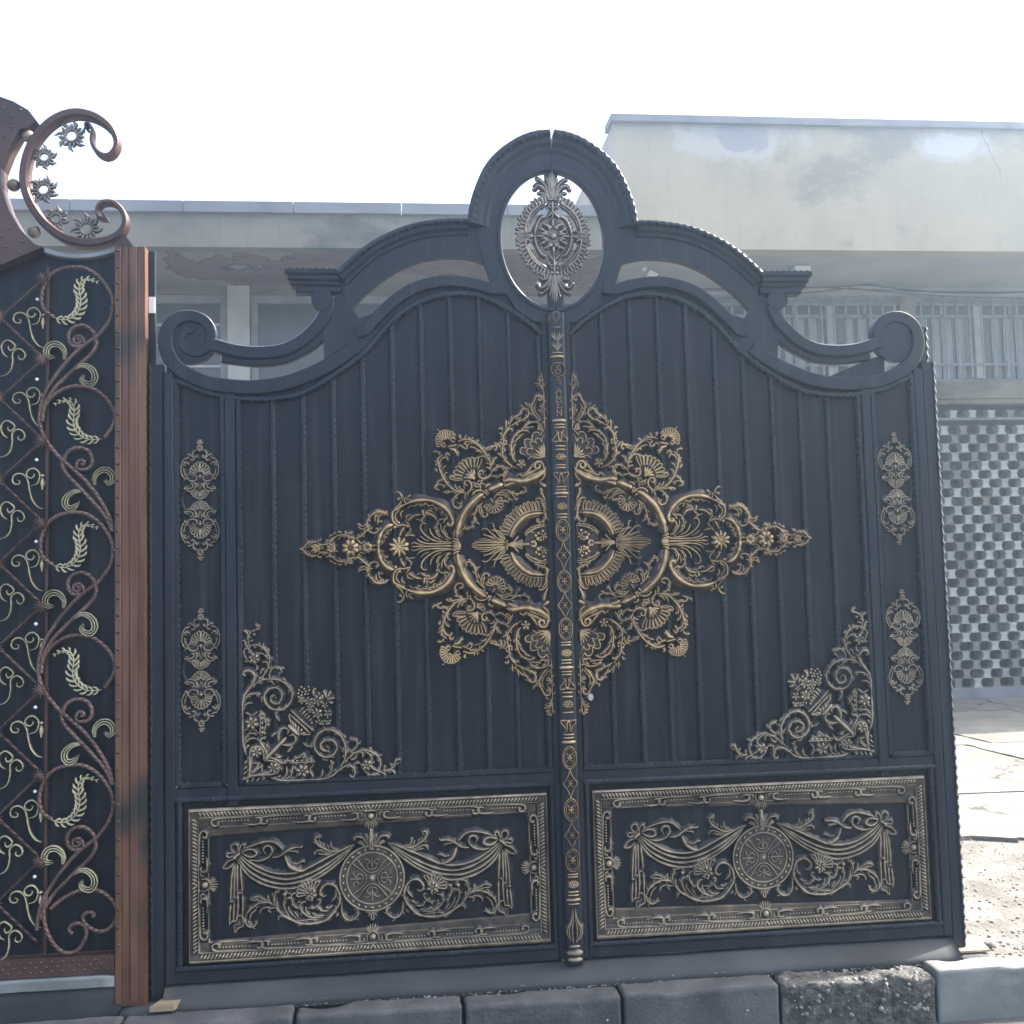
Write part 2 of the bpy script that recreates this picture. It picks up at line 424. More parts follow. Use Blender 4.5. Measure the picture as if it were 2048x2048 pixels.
def sweep(mb, path, prof, closed=False, wave=None, gold=None):
    """profile (offset, y) swept along a path in the gate plane; wave = (amplitude, period, profile indices)"""
    nr = frames(path, closed); m_ = len(prof); n = len(path)
    vs = []; fs = []; s = 0.0
    for i, (x, z) in enumerate(path):
        if i: s += hypot(x-path[i-1][0], z-path[i-1][1])
        for j, (o, y) in enumerate(prof):
            if wave and j in wave[2]:
                q = wave[0]*sin(2*pi*s/wave[1]); o = o+q; y = y - abs(q)*0.4
            vs.append((x+nr[i][0]*o, y, z+nr[i][1]*o))
        if i: fs += [((i-1)*m_+j, (i-1)*m_+(j+1) % m_, i*m_+(j+1) % m_, i*m_+j) for j in range(m_)]
    if closed: fs += [((n-1)*m_+j, (n-1)*m_+(j+1) % m_, (j+1) % m_, j) for j in range(m_)]
    else: fs += [tuple(range(m_)), tuple((n-1)*m_+j for j in range(m_-1, -1, -1))]
    mb.add(vs, fs, gold*n if gold else None)
def band_prof(w, y0, y1, b=0.004):
    h = w/2
    return [(-h, y1), (-h, y0+b), (-h+b, y0), (h-b, y0), (h, y0+b), (h, y1)]
def rope(mb, pts, r, y0, pitch=0.045, sq=4, step=0.007):
    p = resample(crom(pts, 5), step)
    nr = frames(p); vs = []; fs = []; s = 0; gs = []
    for i, (x, z) in enumerate(p):
        if i: s += hypot(x-p[i-1][0], z-p[i-1][1])
        a0 = 2*pi*s/pitch/1.0
        for j in range(sq):
            a = a0+2*pi*j/sq
            o = r*cos(a); vs.append((x+nr[i][0]*o, y0-r*sin(a), z+nr[i][1]*o)); gs.append(0.5+0.5*sin(a))
        if i: fs += [((i-1)*sq+j, (i-1)*sq+(j+1) % sq, i*sq+(j+1) % sq, i*sq+j) for j in range(sq)]
    fs += [tuple(range(sq)), tuple((len(p)-1)*sq+j for j in range(sq-1, -1, -1))]
    mb.add(vs, fs, gs)
def parse(s):
    out = []
    for t in s.split('|'):
        hd, pp = t.split(';'); w, mo = hd.split(',')
        out.append((float(w)/1000, int(mo), [tuple(float(v)/1000 for v in q.split(',')) for q in pp.split()]))
    return out
def leaflets(mb, p, w, y0, rg):
    q = resample(crom(p, 4), 0.0155); nr = frames(q); n = len(q)
    if n < 5: return
    for i in range(1, n-1):
        if rg.random() < 0.22: continue
        e = 1 if i % 2 else -1
        tx, tz = nr[i][1], -nr[i][0]; ln = rg.uniform(0.009, 0.015)*min(1.0, 0.5+(n-i)/n)
        x, z = q[i]; nx, nz = nr[i][0]*e, nr[i][1]*e
        bead(mb, [(x, z), (x+tx*ln*0.4+nx*ln*0.55, z+tz*ln*0.4+nz*ln*0.55), (x+tx*ln*1.0+nx*ln*0.75, z+tz*ln*1.0+nz*ln*0.75)], 0.0055, 1, y0, 0.0045)
def strokes(mb, lst, tf, y0, wk=1.22, pg=0.1, lf=None, fl=2.5):
    for w, mo, pts in lst:
        p = [tf(*q) for q in pts]
        if mo == 9: dome(mb, p[0], w, y0-0.002)
        elif mo == 8: plate(mb, p, y0-0.003, y0+0.004, pg)
        else:
            bead(mb, p, w*wk, mo, y0+random.uniform(-0.0006, 0.0006), None, fl)
            if lf and mo == 0 and w >= 0.0045 and sum(hypot(b[0]-a[0], b[1]-a[1]) for a, b in zip(p, p[1:])) > 0.06: leaflets(mb, p, w, y0, lf)
# traced ornament outlines, mm in the gate plane (distance from the centre line, height)
TR={'star': {'leaf':
'6,0;961,-2 949,4 938,16 926,25 911,27 899,23|6,0;898,25 895,29 889,32 884,28|6,0;896,23 893,17 883,13 872,14 860,17 849,25 838,37 826,46 813,48 800,48 789,43 783,32 784,23 792,20|4.5,0;930,7 924,18 913,23 903,21|4.5,0;921,5 917,12 907,14|4.5,0;869,33 860,28 849,31 839,37|4.5,0;854,40 851,47 841,48|4.5,0;840,50 836,55 830,56|4.5,0;824,56 819,60 809,56|4.5,0;799,64 794,54 787,57|4.5,0;821,31 817,41 808,44 798,40|4.5,0;841,25 838,15 831,10 824,14|7,0;780,49 774,52 777,56 786,53 785,45 776,37 761,34 746,39 734,49 723,60 713,69 719,82 716,98 709,109 695,124 678,131 659,129 646,123 642,115|5,0;713,69 710,59 698,53 685,54 678,63 683,69 689,67|5,0;753,89 743,81 730,78 720,84|5,0;751,81 741,70 728,69 719,77|5,0;717,88 711,78 700,75|5,0;688,95 689,109 682,122 669,127 656,123 650,117|5,0;679,86 679,101 671,116 659,119|5,0;677,99 671,93 662,98|5,0;755,32 746,20 733,14|5,0;738,22 725,17|5,0;763,16 750,9 737,5|5,0;758,2 737,0|5,0;701,8 690,12|5,0;699,4 688,8 678,2|4.5,0;670,8 662,17 666,25 652,36 657,44 642,55 649,58 632,66 623,74|4.5,0;568,141 557,151 545,149 536,155 522,156 509,154 501,157 492,150 480,151 471,147 467,140 454,140 444,131 437,120 428,112 424,102 436,95 441,99 453,97 461,88 464,74 461,55 452,40 437,28 414,23|7.2,9;617,73|5.7,9;603,89|4.7,9;614,141|7,0;575,157 593,149 608,138 622,131 626,116 624,98 617,87 604,79 586,80 571,76 562,72|4.5,0;601,132 612,123 616,108 609,92 601,88|4.5,0;585,134 595,123 593,107|4.5,0;616,140 600,155 588,174|4.5,0;588,174 592,190 603,201 616,200|4.5,0;594,180 604,178 600,171|4.5,0;575,157 581,172 575,186|4.5,0;573,176 565,185 555,191|4.5,0;573,172 554,173|4.5,0;562,70 561,59 568,50 580,44|4.5,0;582,38 572,42 559,43 544,39|4.5,0;579,96 571,86 562,72|4.5,0;569,97 575,107 567,116 550,116|4.5,0;540,103 527,97 516,102 506,113 502,127 490,133 479,128 475,121|8,0;569,95 556,107 540,115 521,118|8,0;502,119 485,117 472,109 464,95|8,0;600,41 594,56 583,73|8,0;515,135 513,121 512,113|6,0;68,116 60,107 64,91 79,81 91,84 93,94|6,0;79,161 63,140 60,116 56,99 65,83|6,0;95,167 79,169 63,154 55,134|6,0;76,195 68,179 56,156|6,0;73,210 68,195|6,0;71,154 65,136 65,120|8.2,9;63,218|6,0;136,32 133,46 114,62 90,69 55,73|6,0;131,32 127,42 110,53 86,62 55,66|4.5,3;246,159 232,172 225,176 221,173 221,168 227,164 245,157|4.5,3;245,156 226,162 219,163 216,159 218,154 225,153 244,153|4.5,3;244,153 225,151 218,149 217,144 221,140 228,142 245,150|4.5,3;245,149 229,140 223,135 224,130 229,128 235,133 247,147|4.5,3;248,147 236,131 233,125 236,121 241,121 245,127 250,146|4.5,3;251,146 247,127 246,119 251,117 256,119 256,126 253,145|4.5,3;254,146 258,127 261,120 266,120 269,123 267,130 257,147|4.5,3;257,147 269,131 274,126 278,128 280,133 275,138 259,149|4.5,3;259,149 276,140 283,137 287,141 286,146 279,148 260,152|5.5,0;266,174 254,158|5.5,0;250,178 233,190 217,194 201,185 193,171 199,159 212,161 213,167|5.5,0;243,188 219,202 196,201 178,191 156,188 139,192 131,202 137,214 145,211|5.5,0;192,199 178,183 169,166 160,174|5.5,0;237,184 217,185 205,177|5.5,0;291,158 305,140 304,122 294,106 282,105 276,115 282,120|5.5,0;295,158 316,134 325,104 329,80 340,66 352,60 362,67 357,76|5.5,0;325,100 319,86 305,76|5.5,0;297,144 298,130 290,116|6,0;423,374 431,366 439,372 433,380 425,375|6,0;392,387 398,385 405,391 401,399 392,397 390,389|8,0;377,387 357,393 338,393 319,383 300,367 285,349 274,332 264,314 259,294 261,275|8,0;457,328 453,305 448,282 441,262 432,243 417,223 398,206 373,197 350,195|8,0;418,366 400,370 381,374|8,0;410,360 393,354 378,331|8,0;393,360 385,347 374,341|5.5,0;367,397 374,405 366,412|5.5,0;336,394 338,403|5.5,0;328,394 324,402|5.5,0;311,381 307,388 299,388|5.5,0;381,364 375,370 365,370 354,360 346,362 348,373 354,377 348,385 334,385 317,377 306,365|5.5,0;335,365 321,363 304,353 293,341|5.5,0;314,348 300,351 287,341|5.5,0;289,336 278,326 268,310|5.5,0;279,353 273,361 267,363|5.5,0;259,353 253,364 242,368 236,360 240,351 248,355|5.5,0;279,351 263,355 253,358|5.5,0;257,294 253,310 248,327|5.5,0;253,298 245,318 235,327|5.5,0;259,289 263,300 278,304|5.5,0;261,281 269,287 280,289|5.5,0;260,263 252,277 236,288 216,292 203,282 200,268 208,255 217,257 209,268 211,280|5.5,0;262,256 248,255 235,247|5.5,0;235,251 227,255 221,263|5.5,0;307,320 301,328 289,330 280,326|5.5,0;291,324 296,305 304,289 308,278|5.5,0;437,338 449,328 453,316|5.5,0;417,314 422,326 436,326 446,314 450,299|5.5,0;425,297 437,287 441,272|5.5,0;420,272 431,266 432,250|5.5,0;467,317 457,309 452,297|5.5,0;465,305 456,295|5.5,0;467,280 462,285 458,278 464,275|5.5,0;409,331 418,343 426,335 418,330|5.5,0;472,348 460,349 451,345 449,336|5.5,0;451,235 443,245 430,243 421,229|5.5,0;450,206 465,212 467,220 457,228 438,225 421,221|5.5,0;433,191 431,200 417,202 396,198 381,194|5.5,0;427,193 412,200|5.5,0;362,197 381,192 397,177 403,157 396,142 380,138 371,147 376,155 388,159|5.5,0;354,195 358,180 355,168|5.5,0;344,199 349,180|5.5,0;394,227 390,215 379,205 360,199|5.5,0;380,221 373,209 358,203|5.5,0;407,246 412,252 407,258 387,256|5.5,0;409,246 388,242 359,244|8,0;260,263 268,252 283,246 299,250 306,262 302,274 292,275 288,267 295,263|8,0;350,195 337,205 332,222 340,237 353,240 359,230 352,222 344,228|6,0;311,227 305,239 295,237 299,227 309,225 321,229 319,218 309,216 300,217|6,0;303,221 298,216|5,0;55,573 54,606 59,629 68,624 63,601|5,0;56,583 66,601 86,602|5,0;54,580 69,596 82,590|5,0;55,568 61,583 72,586|5,0;76,619 66,606|5,0;53,573 53,529 53,465 52,427|6.5,0;70,460 85,476 97,494 102,514 91,535 80,555 65,555 60,542 70,537 75,545|4,0;65,465 77,481 87,496 89,514 81,532|2.5,9;97,512|2.5,9;93,494|2.5,9;85,476|4.5,0;56,514 61,504 76,501|4.5,0;54,499 66,494 74,499|4.5,0;68,519 63,509|4.5,0;101,525 104,514 112,509|4.5,0;124,532 117,520 104,519|7,0;177,444 151,459 126,469 113,484 115,502 127,507 140,499 148,484 169,472 182,454|7,0;180,446 198,424 209,403 209,383 215,358 213,330 201,309 181,292 156,281|5.5,1;182,454 174,484|5.5,1;169,469 161,482|5.5,1;198,439 197,467|5.5,1;187,446 189,462|5.5,1;226,431 216,434 211,421|5.5,1;224,414 216,414 211,401|5.5,1;175,423 178,431 190,429 201,413|5.5,1;245,381 230,371 220,355|5.5,1;232,381 222,365|5.5,1;200,355 210,345 216,330|5.5,1;233,340 221,333 208,320|5.5,1;198,325 206,317|5.5,1;250,363 240,371 235,361 245,356|5.5,1;270,358 258,366 242,371|5.5,1;159,466 151,482|5.5,1;140,494 130,512|7,0;163,306 175,319 181,347 179,378 171,400 153,418 130,425 109,417|5,0;171,307 173,332 167,347|5,0;161,375 172,365 177,345|5,0;143,403 158,393 171,375|5,0;130,413 153,403|5,0;142,428 121,446 98,456 78,453 64,440 68,427 78,430 73,443|5,0;137,433 117,435 91,438|5,0;129,441 119,453 98,458',
'flower1':
'7.5,1;898,-1 893,-2 887,-4|7.5,1;902,-4 900,-9 899,-15|7.5,1;906,-2 910,-6 914,-10|7.5,1;907,2 912,4 918,6|7.5,1;904,6 905,11 906,17|7.5,1;899,4 895,8 891,12|4.8,9;903,1',
'flower2':
'8.4,1;843,-1 837,-3 832,-5|8.4,1;847,-5 846,-11 845,-17|8.4,1;852,-3 857,-7 862,-11|8.4,1;853,2 859,4 865,6|8.4,1;850,6 851,12 852,18|8.4,1;844,4 840,8 835,13|5.3,9;848,1',
'flower3':
'14.2,1;771,-3 761,-6 751,-9|14.2,1;775,-8 770,-18 766,-27|14.2,1;782,-9 785,-19 788,-29|14.2,1;787,-4 797,-9 806,-13|14.2,1;788,3 798,6 808,10|14.2,1;783,8 788,18 793,27|14.2,1;776,9 773,19 770,29|14.2,1;771,4 762,9 752,14|9,9;779,0',
'flower4':
'9.3,1;712,-2 706,-4 699,-7|9.3,1;717,-6 715,-13 714,-20|9.3,1;723,-4 728,-9 733,-13|9.3,1;724,2 730,4 737,6|9.3,1;719,6 721,12 722,19|9.3,1;714,4 709,8 703,13|5.9,9;718,0',
'ring':
'12,0;678,0 677,18 672,38 663,57 649,72 634,80 621,82|12,0;575,157 554,165 531,169 508,170 486,168 463,159 440,145 421,125 409,104 405,87 411,75 421,76 424,83 417,86|17,0;391,29 387,55 379,85 367,113 350,139 327,163 302,183 288,191|17,0;269,203 243,214 216,225|4,0;403,31 399,55 391,87 379,115 362,143 339,167 314,188 298,197|4,0;379,31 375,53 368,81 357,107 342,129 321,153 299,173 286,182|4,0;262,194 237,205 212,215|7,0;290,201 282,193 274,184|7,0;281,207 274,197 270,186|7,0;298,191 290,181 282,174|7,0;331,185 322,197 306,203 290,199|7,0;281,213 273,223 261,225|13,0;192,29 184,51 171,71 152,91 129,106 103,112 70,115|5,0;201,37 194,57 177,83 156,103 129,119 100,124 70,124|4,0;185,26 176,47 163,65 146,83 126,96 101,103 80,105|9,0;65,265 62,287 72,305 87,305 96,293 90,281 78,284 76,295 85,298|10,0;170,231 148,228 117,235 89,247 65,262 53,287|10,0;165,238 142,240 111,253 83,262 68,277|10,0;210,217 188,226 168,231|6,0;211,219 205,236 188,241 168,238|6,0;167,251 152,261 142,250|6,0;147,251 121,260 98,268|6,0;137,261 106,270 78,280|6,0;79,232 61,249 54,275|6,0;77,229 67,219 58,214|6,0;126,268 113,280 100,301|6,0;77,209 68,186 59,165|8.1,9;60,216|16,0;214,236 185,239 147,234 109,242 78,257 59,277',
'flower5':
'11,1;593,-5 580,-9 568,-13|11,1;597,-10 589,-21 582,-31|11,1;603,-12 603,-25 603,-38|11,1;610,-10 617,-21 625,-31|11,1;614,-5 626,-8 638,-12|11,1;614,2 626,6 638,11|11,1;610,8 617,18 625,29|11,1;603,10 603,23 603,36|11,1;597,8 589,18 581,29|11,1;593,2 580,6 568,10|11.1,9;603,-1',
'flower6':
'9,1;597,-3 590,-5 583,-8|9,1;602,-7 600,-15 599,-22|9,1;608,-5 613,-10 619,-15|9,1;609,1 616,3 623,5|9,1;604,5 606,12 607,19|9,1;598,3 593,8 588,13|7.3,9;603,-1',
'palmette':
'6,0;407,-1 462,0 520,0 556,1|6,0;407,14 443,15 472,20 496,33 515,50 523,66 522,79 512,86 501,82|6,0;407,10 443,9 481,9 510,12 529,20 538,30|6,0;424,83 436,68 438,55 433,39 420,27|4.5,0;526,40 511,27 491,19|4.5,0;490,67 486,50 471,32 443,21|4.5,0;469,63 463,46 452,32|4.5,0;449,82 448,64 442,49 429,35 412,26|4.5,0;431,58 431,49 423,39|4.5,0;559,9 548,15 531,9 501,3|8,0;406,29 393,23 382,20|8,0;407,18 393,13 378,10|8,0;405,8 390,6 376,3|8,0;405,-1 390,-2 376,-3|4.6,0;214,0 244,1 274,1 335,2|4.6,0;214,5 254,8 294,10 327,8 337,2|4.6,0;213,9 244,12 284,23 308,23|4.6,0;213,11 244,18 274,32 296,41|4.6,0;213,13 237,22 259,40 277,57 285,61 295,60 301,54|4.6,0;211,17 227,25 241,44 253,64 256,79 266,82|4.6,0;211,25 223,35 237,50 247,56|4.6,0;211,7 234,8 274,16 325,15|4.6,0;212,12 241,25 286,37 294,33|4.6,0;211,21 233,34 247,50 265,57|6,0;202,-1 173,-2 143,-2 116,-1|6,0;201,3 183,8 170,22 162,32|6,0;193,2 169,8 148,18|6,0;183,0 157,4 146,14|6,0;206,19 207,-1',
'gadroon':
'5,3;201,35 224,42 232,46 233,49 231,51 222,51 198,44|5,3;198,47 223,57 231,62 231,66 229,67 219,66 194,56|5,3;193,59 213,69 220,75 220,78 217,80 209,77 189,67|5,3;186,70 207,83 214,89 214,93 211,94 202,91 181,77|5,3;179,80 200,96 207,104 206,107 203,108 194,104 173,87|5,3;170,89 187,105 192,112 191,115 188,116 181,112 164,96|5,3;161,98 178,117 182,125 181,128 178,129 171,123 154,105|5,3;151,106 166,127 171,136 170,139 166,139 159,133 143,111|5,3;140,112 152,132 154,140 153,143 150,143 144,137 132,117|5,3;128,118 139,140 141,149 140,152 136,152 131,144 120,122|5,3;116,121 125,146 127,155 125,158 121,157 116,149 107,124|5,3;104,123 109,145 109,154 107,156 104,155 100,148 95,126|5,3;91,124 95,148 94,158 92,160 89,158 85,150 82,125',
'flower7':
'7,1;66,26 61,24 56,22|7,1;70,23 70,17 71,12|7,1;75,26 80,24 85,23|7,1;73,31 76,35 79,40|7,1;68,31 64,35 61,40|4.6,9;70,27',
'flowerx':
'9.8,9;91,19|6.5,9;104,9|6.5,9;99,31|6.5,9;72,47|6.5,9;88,39|6.5,9;81,14|6.5,9;112,7|6.5,9;100,2',
'plate8':
'0,8;134,28 127,44 110,58 55,69 56,-4 143,-3',
'plate9':
'0,8;201,33 194,57 177,83 156,103 129,119 100,124 68,124 67,154 95,163 124,157 159,144 188,126 211,102 226,78 232,62',
'plate10':
'0,8;283,164 279,134 263,119 245,117 227,129 218,147 224,169 242,180 258,176',
'shell':
'5,3;432,383 446,371 453,367 457,369 457,374 450,378 433,385|5,3;434,386 451,379 458,378 461,381 460,385 452,386 434,388|5,3;434,389 452,388 460,389 462,393 460,396 452,395 434,392|5,3;434,393 451,397 459,400 459,404 456,407 449,404 433,395|5,3;433,396 448,406 454,411 453,415 449,416 443,411 431,398|5,3;430,399 442,412 446,419 444,423 440,423 436,416 428,400|5,3;427,400 434,417 436,425 433,428 429,427 427,419 424,401|5,3;424,401 425,419 425,427 421,429 418,427 418,419 421,401|5,3;420,401 416,419 414,426 410,427 407,424 410,416 418,400|5,3;417,400 408,416 403,422 399,422 397,418 402,411 415,398|5,3;414,398 401,410 395,415 391,413 390,409 397,404 413,395|3.5,9;451,431|2.7,9;446,425|4.8,9;428,394|4.8,9;422,398',
'shellc':
'5.5,3;365,249 382,249 397,250 401,256 396,261 381,260 365,257|5.5,3;364,259 380,263 395,268 397,274 391,278 376,273 361,266|5.5,3;361,268 375,275 388,284 389,291 382,293 369,285 356,274|5.5,3;355,276 367,287 378,298 377,305 370,305 360,294 349,281|5.5,3;348,283 357,296 365,309 362,316 356,315 348,301 341,287|5.5,3;339,287 345,303 350,317 346,323 339,321 335,306 332,290|5.5,3;330,290 332,306 333,322 328,326 322,322 321,307 322,290|5.5,3;320,290 319,307 316,322 310,325 305,320 308,305 312,289|10,1;324,249 354,265|10,1;324,249 348,278|10,1;324,249 335,284|10,1;324,249 323,284|10,1;324,249 360,251|8.1,9;324,249',
'plate11':
'0,8;324,245 380,246 395,258 394,281 378,315 347,327 328,324 307,316 310,276',
'berries':
'4.6,9;209,383|4.6,9;217,391|4.6,9;199,385|4.5,9;217,376|4.6,9;207,373|4.5,9;222,381|4.6,9;208,393|4.6,9;199,375',
'flower12':
'8.1,1;141,297 135,295 129,293|8.1,1;146,293 146,287 146,281|8.1,1;151,297 157,295 163,293|8.1,1;149,303 152,308 156,313|8.1,1;142,303 139,308 135,313|5.3,9;146,299',
'shellb':
'5,0;129,334 145,339 148,352 139,361 126,359 131,377 128,390 115,392 103,387 102,402 94,415 79,417 71,407 61,425 53,430|5,0;104,334 119,336 124,349 114,357 101,354 108,369 110,379 95,382 85,374 90,387 85,394 72,392 67,381 61,402 52,409|5,0;120,316 104,328 82,323|9,1;59,323 99,321|9,1;59,323 96,336|9,1;59,323 91,351|9,1;59,325 80,364|9,1;57,325 70,371|9,1;56,325 60,379',
'plate13':
'0,8;130,331 144,349 129,367 125,387 102,395 92,412 74,412 52,427 52,315 105,316'}, 'sidemed': {'leaf':
'4.5,0;3,221 8,214 3,207|4.5,0;16,210 8,208 4,205|4.5,0;14,184 25,179 29,169 26,160 20,156 14,160 17,164 22,162|4.5,0;27,157 35,164 43,167 49,163|4.5,0;58,156 53,153 45,156 40,159|4.5,0;27,157 26,151 30,146 35,148 34,151|4.5,0;56,154 65,142 70,126 71,113 69,99 62,85 52,80|4.5,0;67,129 58,136 48,137 42,129|4.5,0;60,73 56,79 47,81|4.5,0;41,92 48,92 50,84 43,74 32,70 20,73 14,81 18,89 21,87|4.5,0;30,66 22,62 19,53 23,40 34,35 46,34 54,40|4.5,0;38,59 33,61 28,54 32,47 43,43 60,43 52,50 41,49|4.5,0;20,65 14,57 17,46|3.5,0;66,125 58,130 53,126|3.5,0;60,139 49,143|3.5,0;62,120 60,106 56,93 50,86|3.5,0;10,66 8,53 5,40|2.6,9;11,34|2.8,9;28,88',
'flower':
'5,1;4,186 4,181 4,177|5,1;7,187 10,184 13,181|5,1;8,190 12,190 16,190|5,1;7,194 10,197 13,200|5,1;3,195 3,200 3,203|4.1,9;4,190',
'boss':
'6.4,9;3,88|5.1,9;4,80',
'shell':
'4,3;18,93 33,95 40,96 42,100 39,103 31,102 17,97|4,3;17,98 32,104 39,108 39,112 36,115 28,111 15,101|4,3;14,101 29,113 35,119 33,124 29,125 23,119 12,104|4,3;11,104 22,121 26,129 24,133 19,133 15,125 8,106|4,3;8,106 14,127 15,136 12,140 7,138 5,128 4,107|6,1;3,104 3,140',
'shellb':
'4,3;4,32 4,13 5,6 8,5 12,7 11,14 6,32|4,3;6,32 12,15 15,9 19,9 21,12 18,18 8,33|4,3;9,33 20,19 25,14 28,16 29,20 24,24 10,35|4,3;10,35 25,26 32,23 35,26 34,30 28,32 11,37|6,1;4,32 4,5',
'plate14':
'0,8;4,5 21,13 27,27 20,40 38,43 33,65 43,76 48,89 38,101 30,119 15,127 8,140 3,143'}, 'corner': {'leaf':
'5,0;-20,489 -20,512 -30,529 -50,538 -57,551 -47,555|5,0;-50,535 -63,544|5,0;-4,536 -17,526 -20,512|5,0;-36,522 -46,518|5,0;7,498 -7,498 -16,479 -29,455 -42,442 -52,451 -46,458|5,0;-23,496 -40,500|5,0;-18,502 -17,512|5,0;-49,411 -26,422 -8,443 -6,466 -20,479 -46,483 -69,474 -85,454 -95,430 -90,403 -78,380 -58,358 -41,342|5,0;-76,491 -72,477 -85,457 -95,430|5,0;-52,445 -62,453 -79,445 -88,430|5,0;-68,421 -85,420 -88,407|5,0;-61,378 -68,394 -78,397|7,0;-12,373 -2,380 -9,391 -29,390 -42,372 -38,352 -25,332 -8,310 0,284 2,254 1,227|7,0;-41,342 -68,357 -98,360 -124,356 -150,341 -170,314 -173,291 -159,264 -133,251 -103,253 -80,274 -75,301 -91,323 -114,329 -133,315 -136,292 -123,272 -103,276 -97,293 -107,303 -117,289|5,0;-49,411 -50,395 -39,390|5,0;-114,336 -97,356 -94,380 -108,399 -128,399 -136,385 -124,369|5,0;-140,362 -150,348|5,0;-119,243 -116,226 -129,208|5,0;-109,236 -123,246 -142,249|5,0;-5,287 -21,306 -51,310 -64,304|5,0;-1,264 -15,276 -34,277|5,0;-64,298 -67,278|5,0;-60,252 -60,205 -59,159|5,0;-60,252 -73,235 -73,221 -89,211 -79,195 -73,178 -63,159|5,0;-8,244 -31,233 -54,248|5,0;-4,181 -27,190 -50,173|5.9,9;-67,238|5.9,9;-66,222|5.9,9;-66,205|5.9,9;-66,188|5.9,9;-66,172|5.9,9;-78,210|7,0;1,227 1,175 0,135 -10,95|5,0;-3,135 -23,151 -49,150|5,0;-4,145 -17,167 -53,172|5,0;-7,115 -20,131|7,0;-72,73 -69,106 -52,123 -29,117 -23,91 -22,42 -15,10|7,0;-33,97 -24,55 -19,13|7,0;-88,82 -75,112 -59,143 -82,158|5,0;-13,75 -3,63|5,0;-13,56 1,43|5,0;-12,36 1,27|5,0;-12,16 1,7|5,0;-19,6 -7,-5|5,0;-32,65 -62,63|5,0;-82,112 -82,128 -95,108|5,0;-99,154 -109,167 -128,170|5,0;-105,157 -115,170',
'flower15':
'9.6,1;-46,433 -53,431 -59,428|9.6,1;-42,429 -43,422 -45,415|9.6,1;-36,431 -31,426 -26,422|9.6,1;-35,437 -28,439 -22,441|9.6,1;-39,441 -38,448 -36,455|9.6,1;-45,439 -50,443 -55,448|5.9,9;-41,435',
'flower16':
'11.5,1;-37,204 -45,201 -53,198|11.5,1;-32,199 -34,191 -35,183|11.5,1;-25,202 -19,196 -13,191|11.5,1;-24,209 -16,212 -8,214|11.5,1;-29,213 -27,222 -25,230|11.5,1;-35,211 -42,216 -48,222|7.1,9;-30,206',
'flower17':
'9.6,1;-51,102 -58,99 -64,97|9.6,1;-47,98 -48,91 -50,84|9.6,1;-41,100 -36,95 -31,91|9.6,1;-40,106 -34,108 -27,110|9.6,1;-44,109 -43,116 -41,123|9.6,1;-50,107 -55,112 -60,116|5.9,9;-46,104',
'diag':
'11,0;-75,79 -98,98 -125,127 -151,152|6,0;-125,127 -128,170 -145,185 -161,175 -155,162|6,0;-125,127 -167,122 -184,138 -178,158 -161,155|6,0;-32,29 -48,44 -62,54',
'basket':
'12,0;-158,195 -178,174 -197,157|7,0;-162,234 -201,197 -237,159|7,0;-166,248 -208,206 -251,168|7,0;-162,234 -164,215 -172,194|7,0;-237,159 -214,158 -198,163|8,1;-178,184 -172,211|8,1;-185,177 -182,204|8,1;-191,170 -195,190|8,1;-198,167 -208,180|8,1;-201,162 -221,166|8,1;-199,240 -215,256|8,1;-207,231 -223,246|8,1;-215,223 -230,235|8,1;-223,214 -236,227|8,1;-231,205 -241,215|8,1;-239,195 -243,205|5.6,9;-179,234|5.6,9;-192,222|5.6,9;-205,210|5.6,9;-218,198|5.6,9;-231,185|5.6,9;-242,175|5.3,9;-206,328|5.3,9;-216,321|5.3,9;-231,327|5.3,9;-198,316|5.3,9;-208,309|5.3,9;-221,311|5.3,9;-233,315|5.3,9;-194,305|5.3,9;-206,298|5.3,9;-219,301|5.3,9;-229,302|5.3,9;-209,288|5.3,9;-196,293|5.3,9;-258,203|5.3,9;-268,206|5.3,9;-278,202|5.3,9;-288,203|5.3,9;-297,201|5.3,9;-306,204|5.3,9;-281,193|5.3,9;-294,193|5.3,9;-302,194|5.3,9;-271,195|9,1;-252,294 -248,311 -259,323|9,1;-269,297 -266,307|9,1;-282,313 -292,296 -295,280|9,1;-312,312 -302,293 -299,276|9,1;-325,285 -305,282 -295,273|9,1;-318,265 -299,273|9,1;-252,254 -239,265|9,1;-282,280 -279,300',
'flower18':
'9.9,1;-268,275 -275,273 -282,271|9.9,1;-263,271 -265,264 -266,257|9.9,1;-257,273 -252,269 -247,264|9.9,1;-256,279 -249,282 -242,284|9.9,1;-261,283 -259,291 -258,298|9.9,1;-267,281 -272,286 -277,291|6.2,9;-262,277',
'flower19':
'9.9,1;-267,229 -274,226 -281,224|9.9,1;-263,225 -264,218 -266,211|9.9,1;-257,227 -251,222 -246,217|9.9,1;-255,233 -249,235 -242,238|9.9,1;-260,237 -259,244 -257,251|9.9,1;-266,235 -271,240 -277,244|6.2,9;-261,231',
'flower20':
'8.3,1;-237,273 -243,271 -249,269|8.3,1;-233,270 -234,264 -236,258|8.3,1;-228,272 -224,268 -219,264|8.3,1;-227,277 -221,279 -216,281|8.3,1;-231,280 -230,286 -228,292|8.3,1;-236,279 -240,282 -245,286|5.2,9;-232,275',
'flower21':
'7.6,1;-302,228 -308,226 -313,224|7.6,1;-298,225 -298,219 -298,213|7.6,1;-293,228 -288,226 -283,225|7.6,1;-295,233 -292,238 -289,243|7.6,1;-301,233 -304,238 -307,242|4.8,9;-298,229',
'flower22':
'6.4,1;-292,258 -297,257 -301,255|6.4,1;-288,256 -288,251 -288,246|6.4,1;-285,259 -280,257 -276,256|6.4,1;-286,263 -283,267 -281,271|6.4,1;-291,263 -293,267 -296,270|4,9;-288,260',
'flower23':
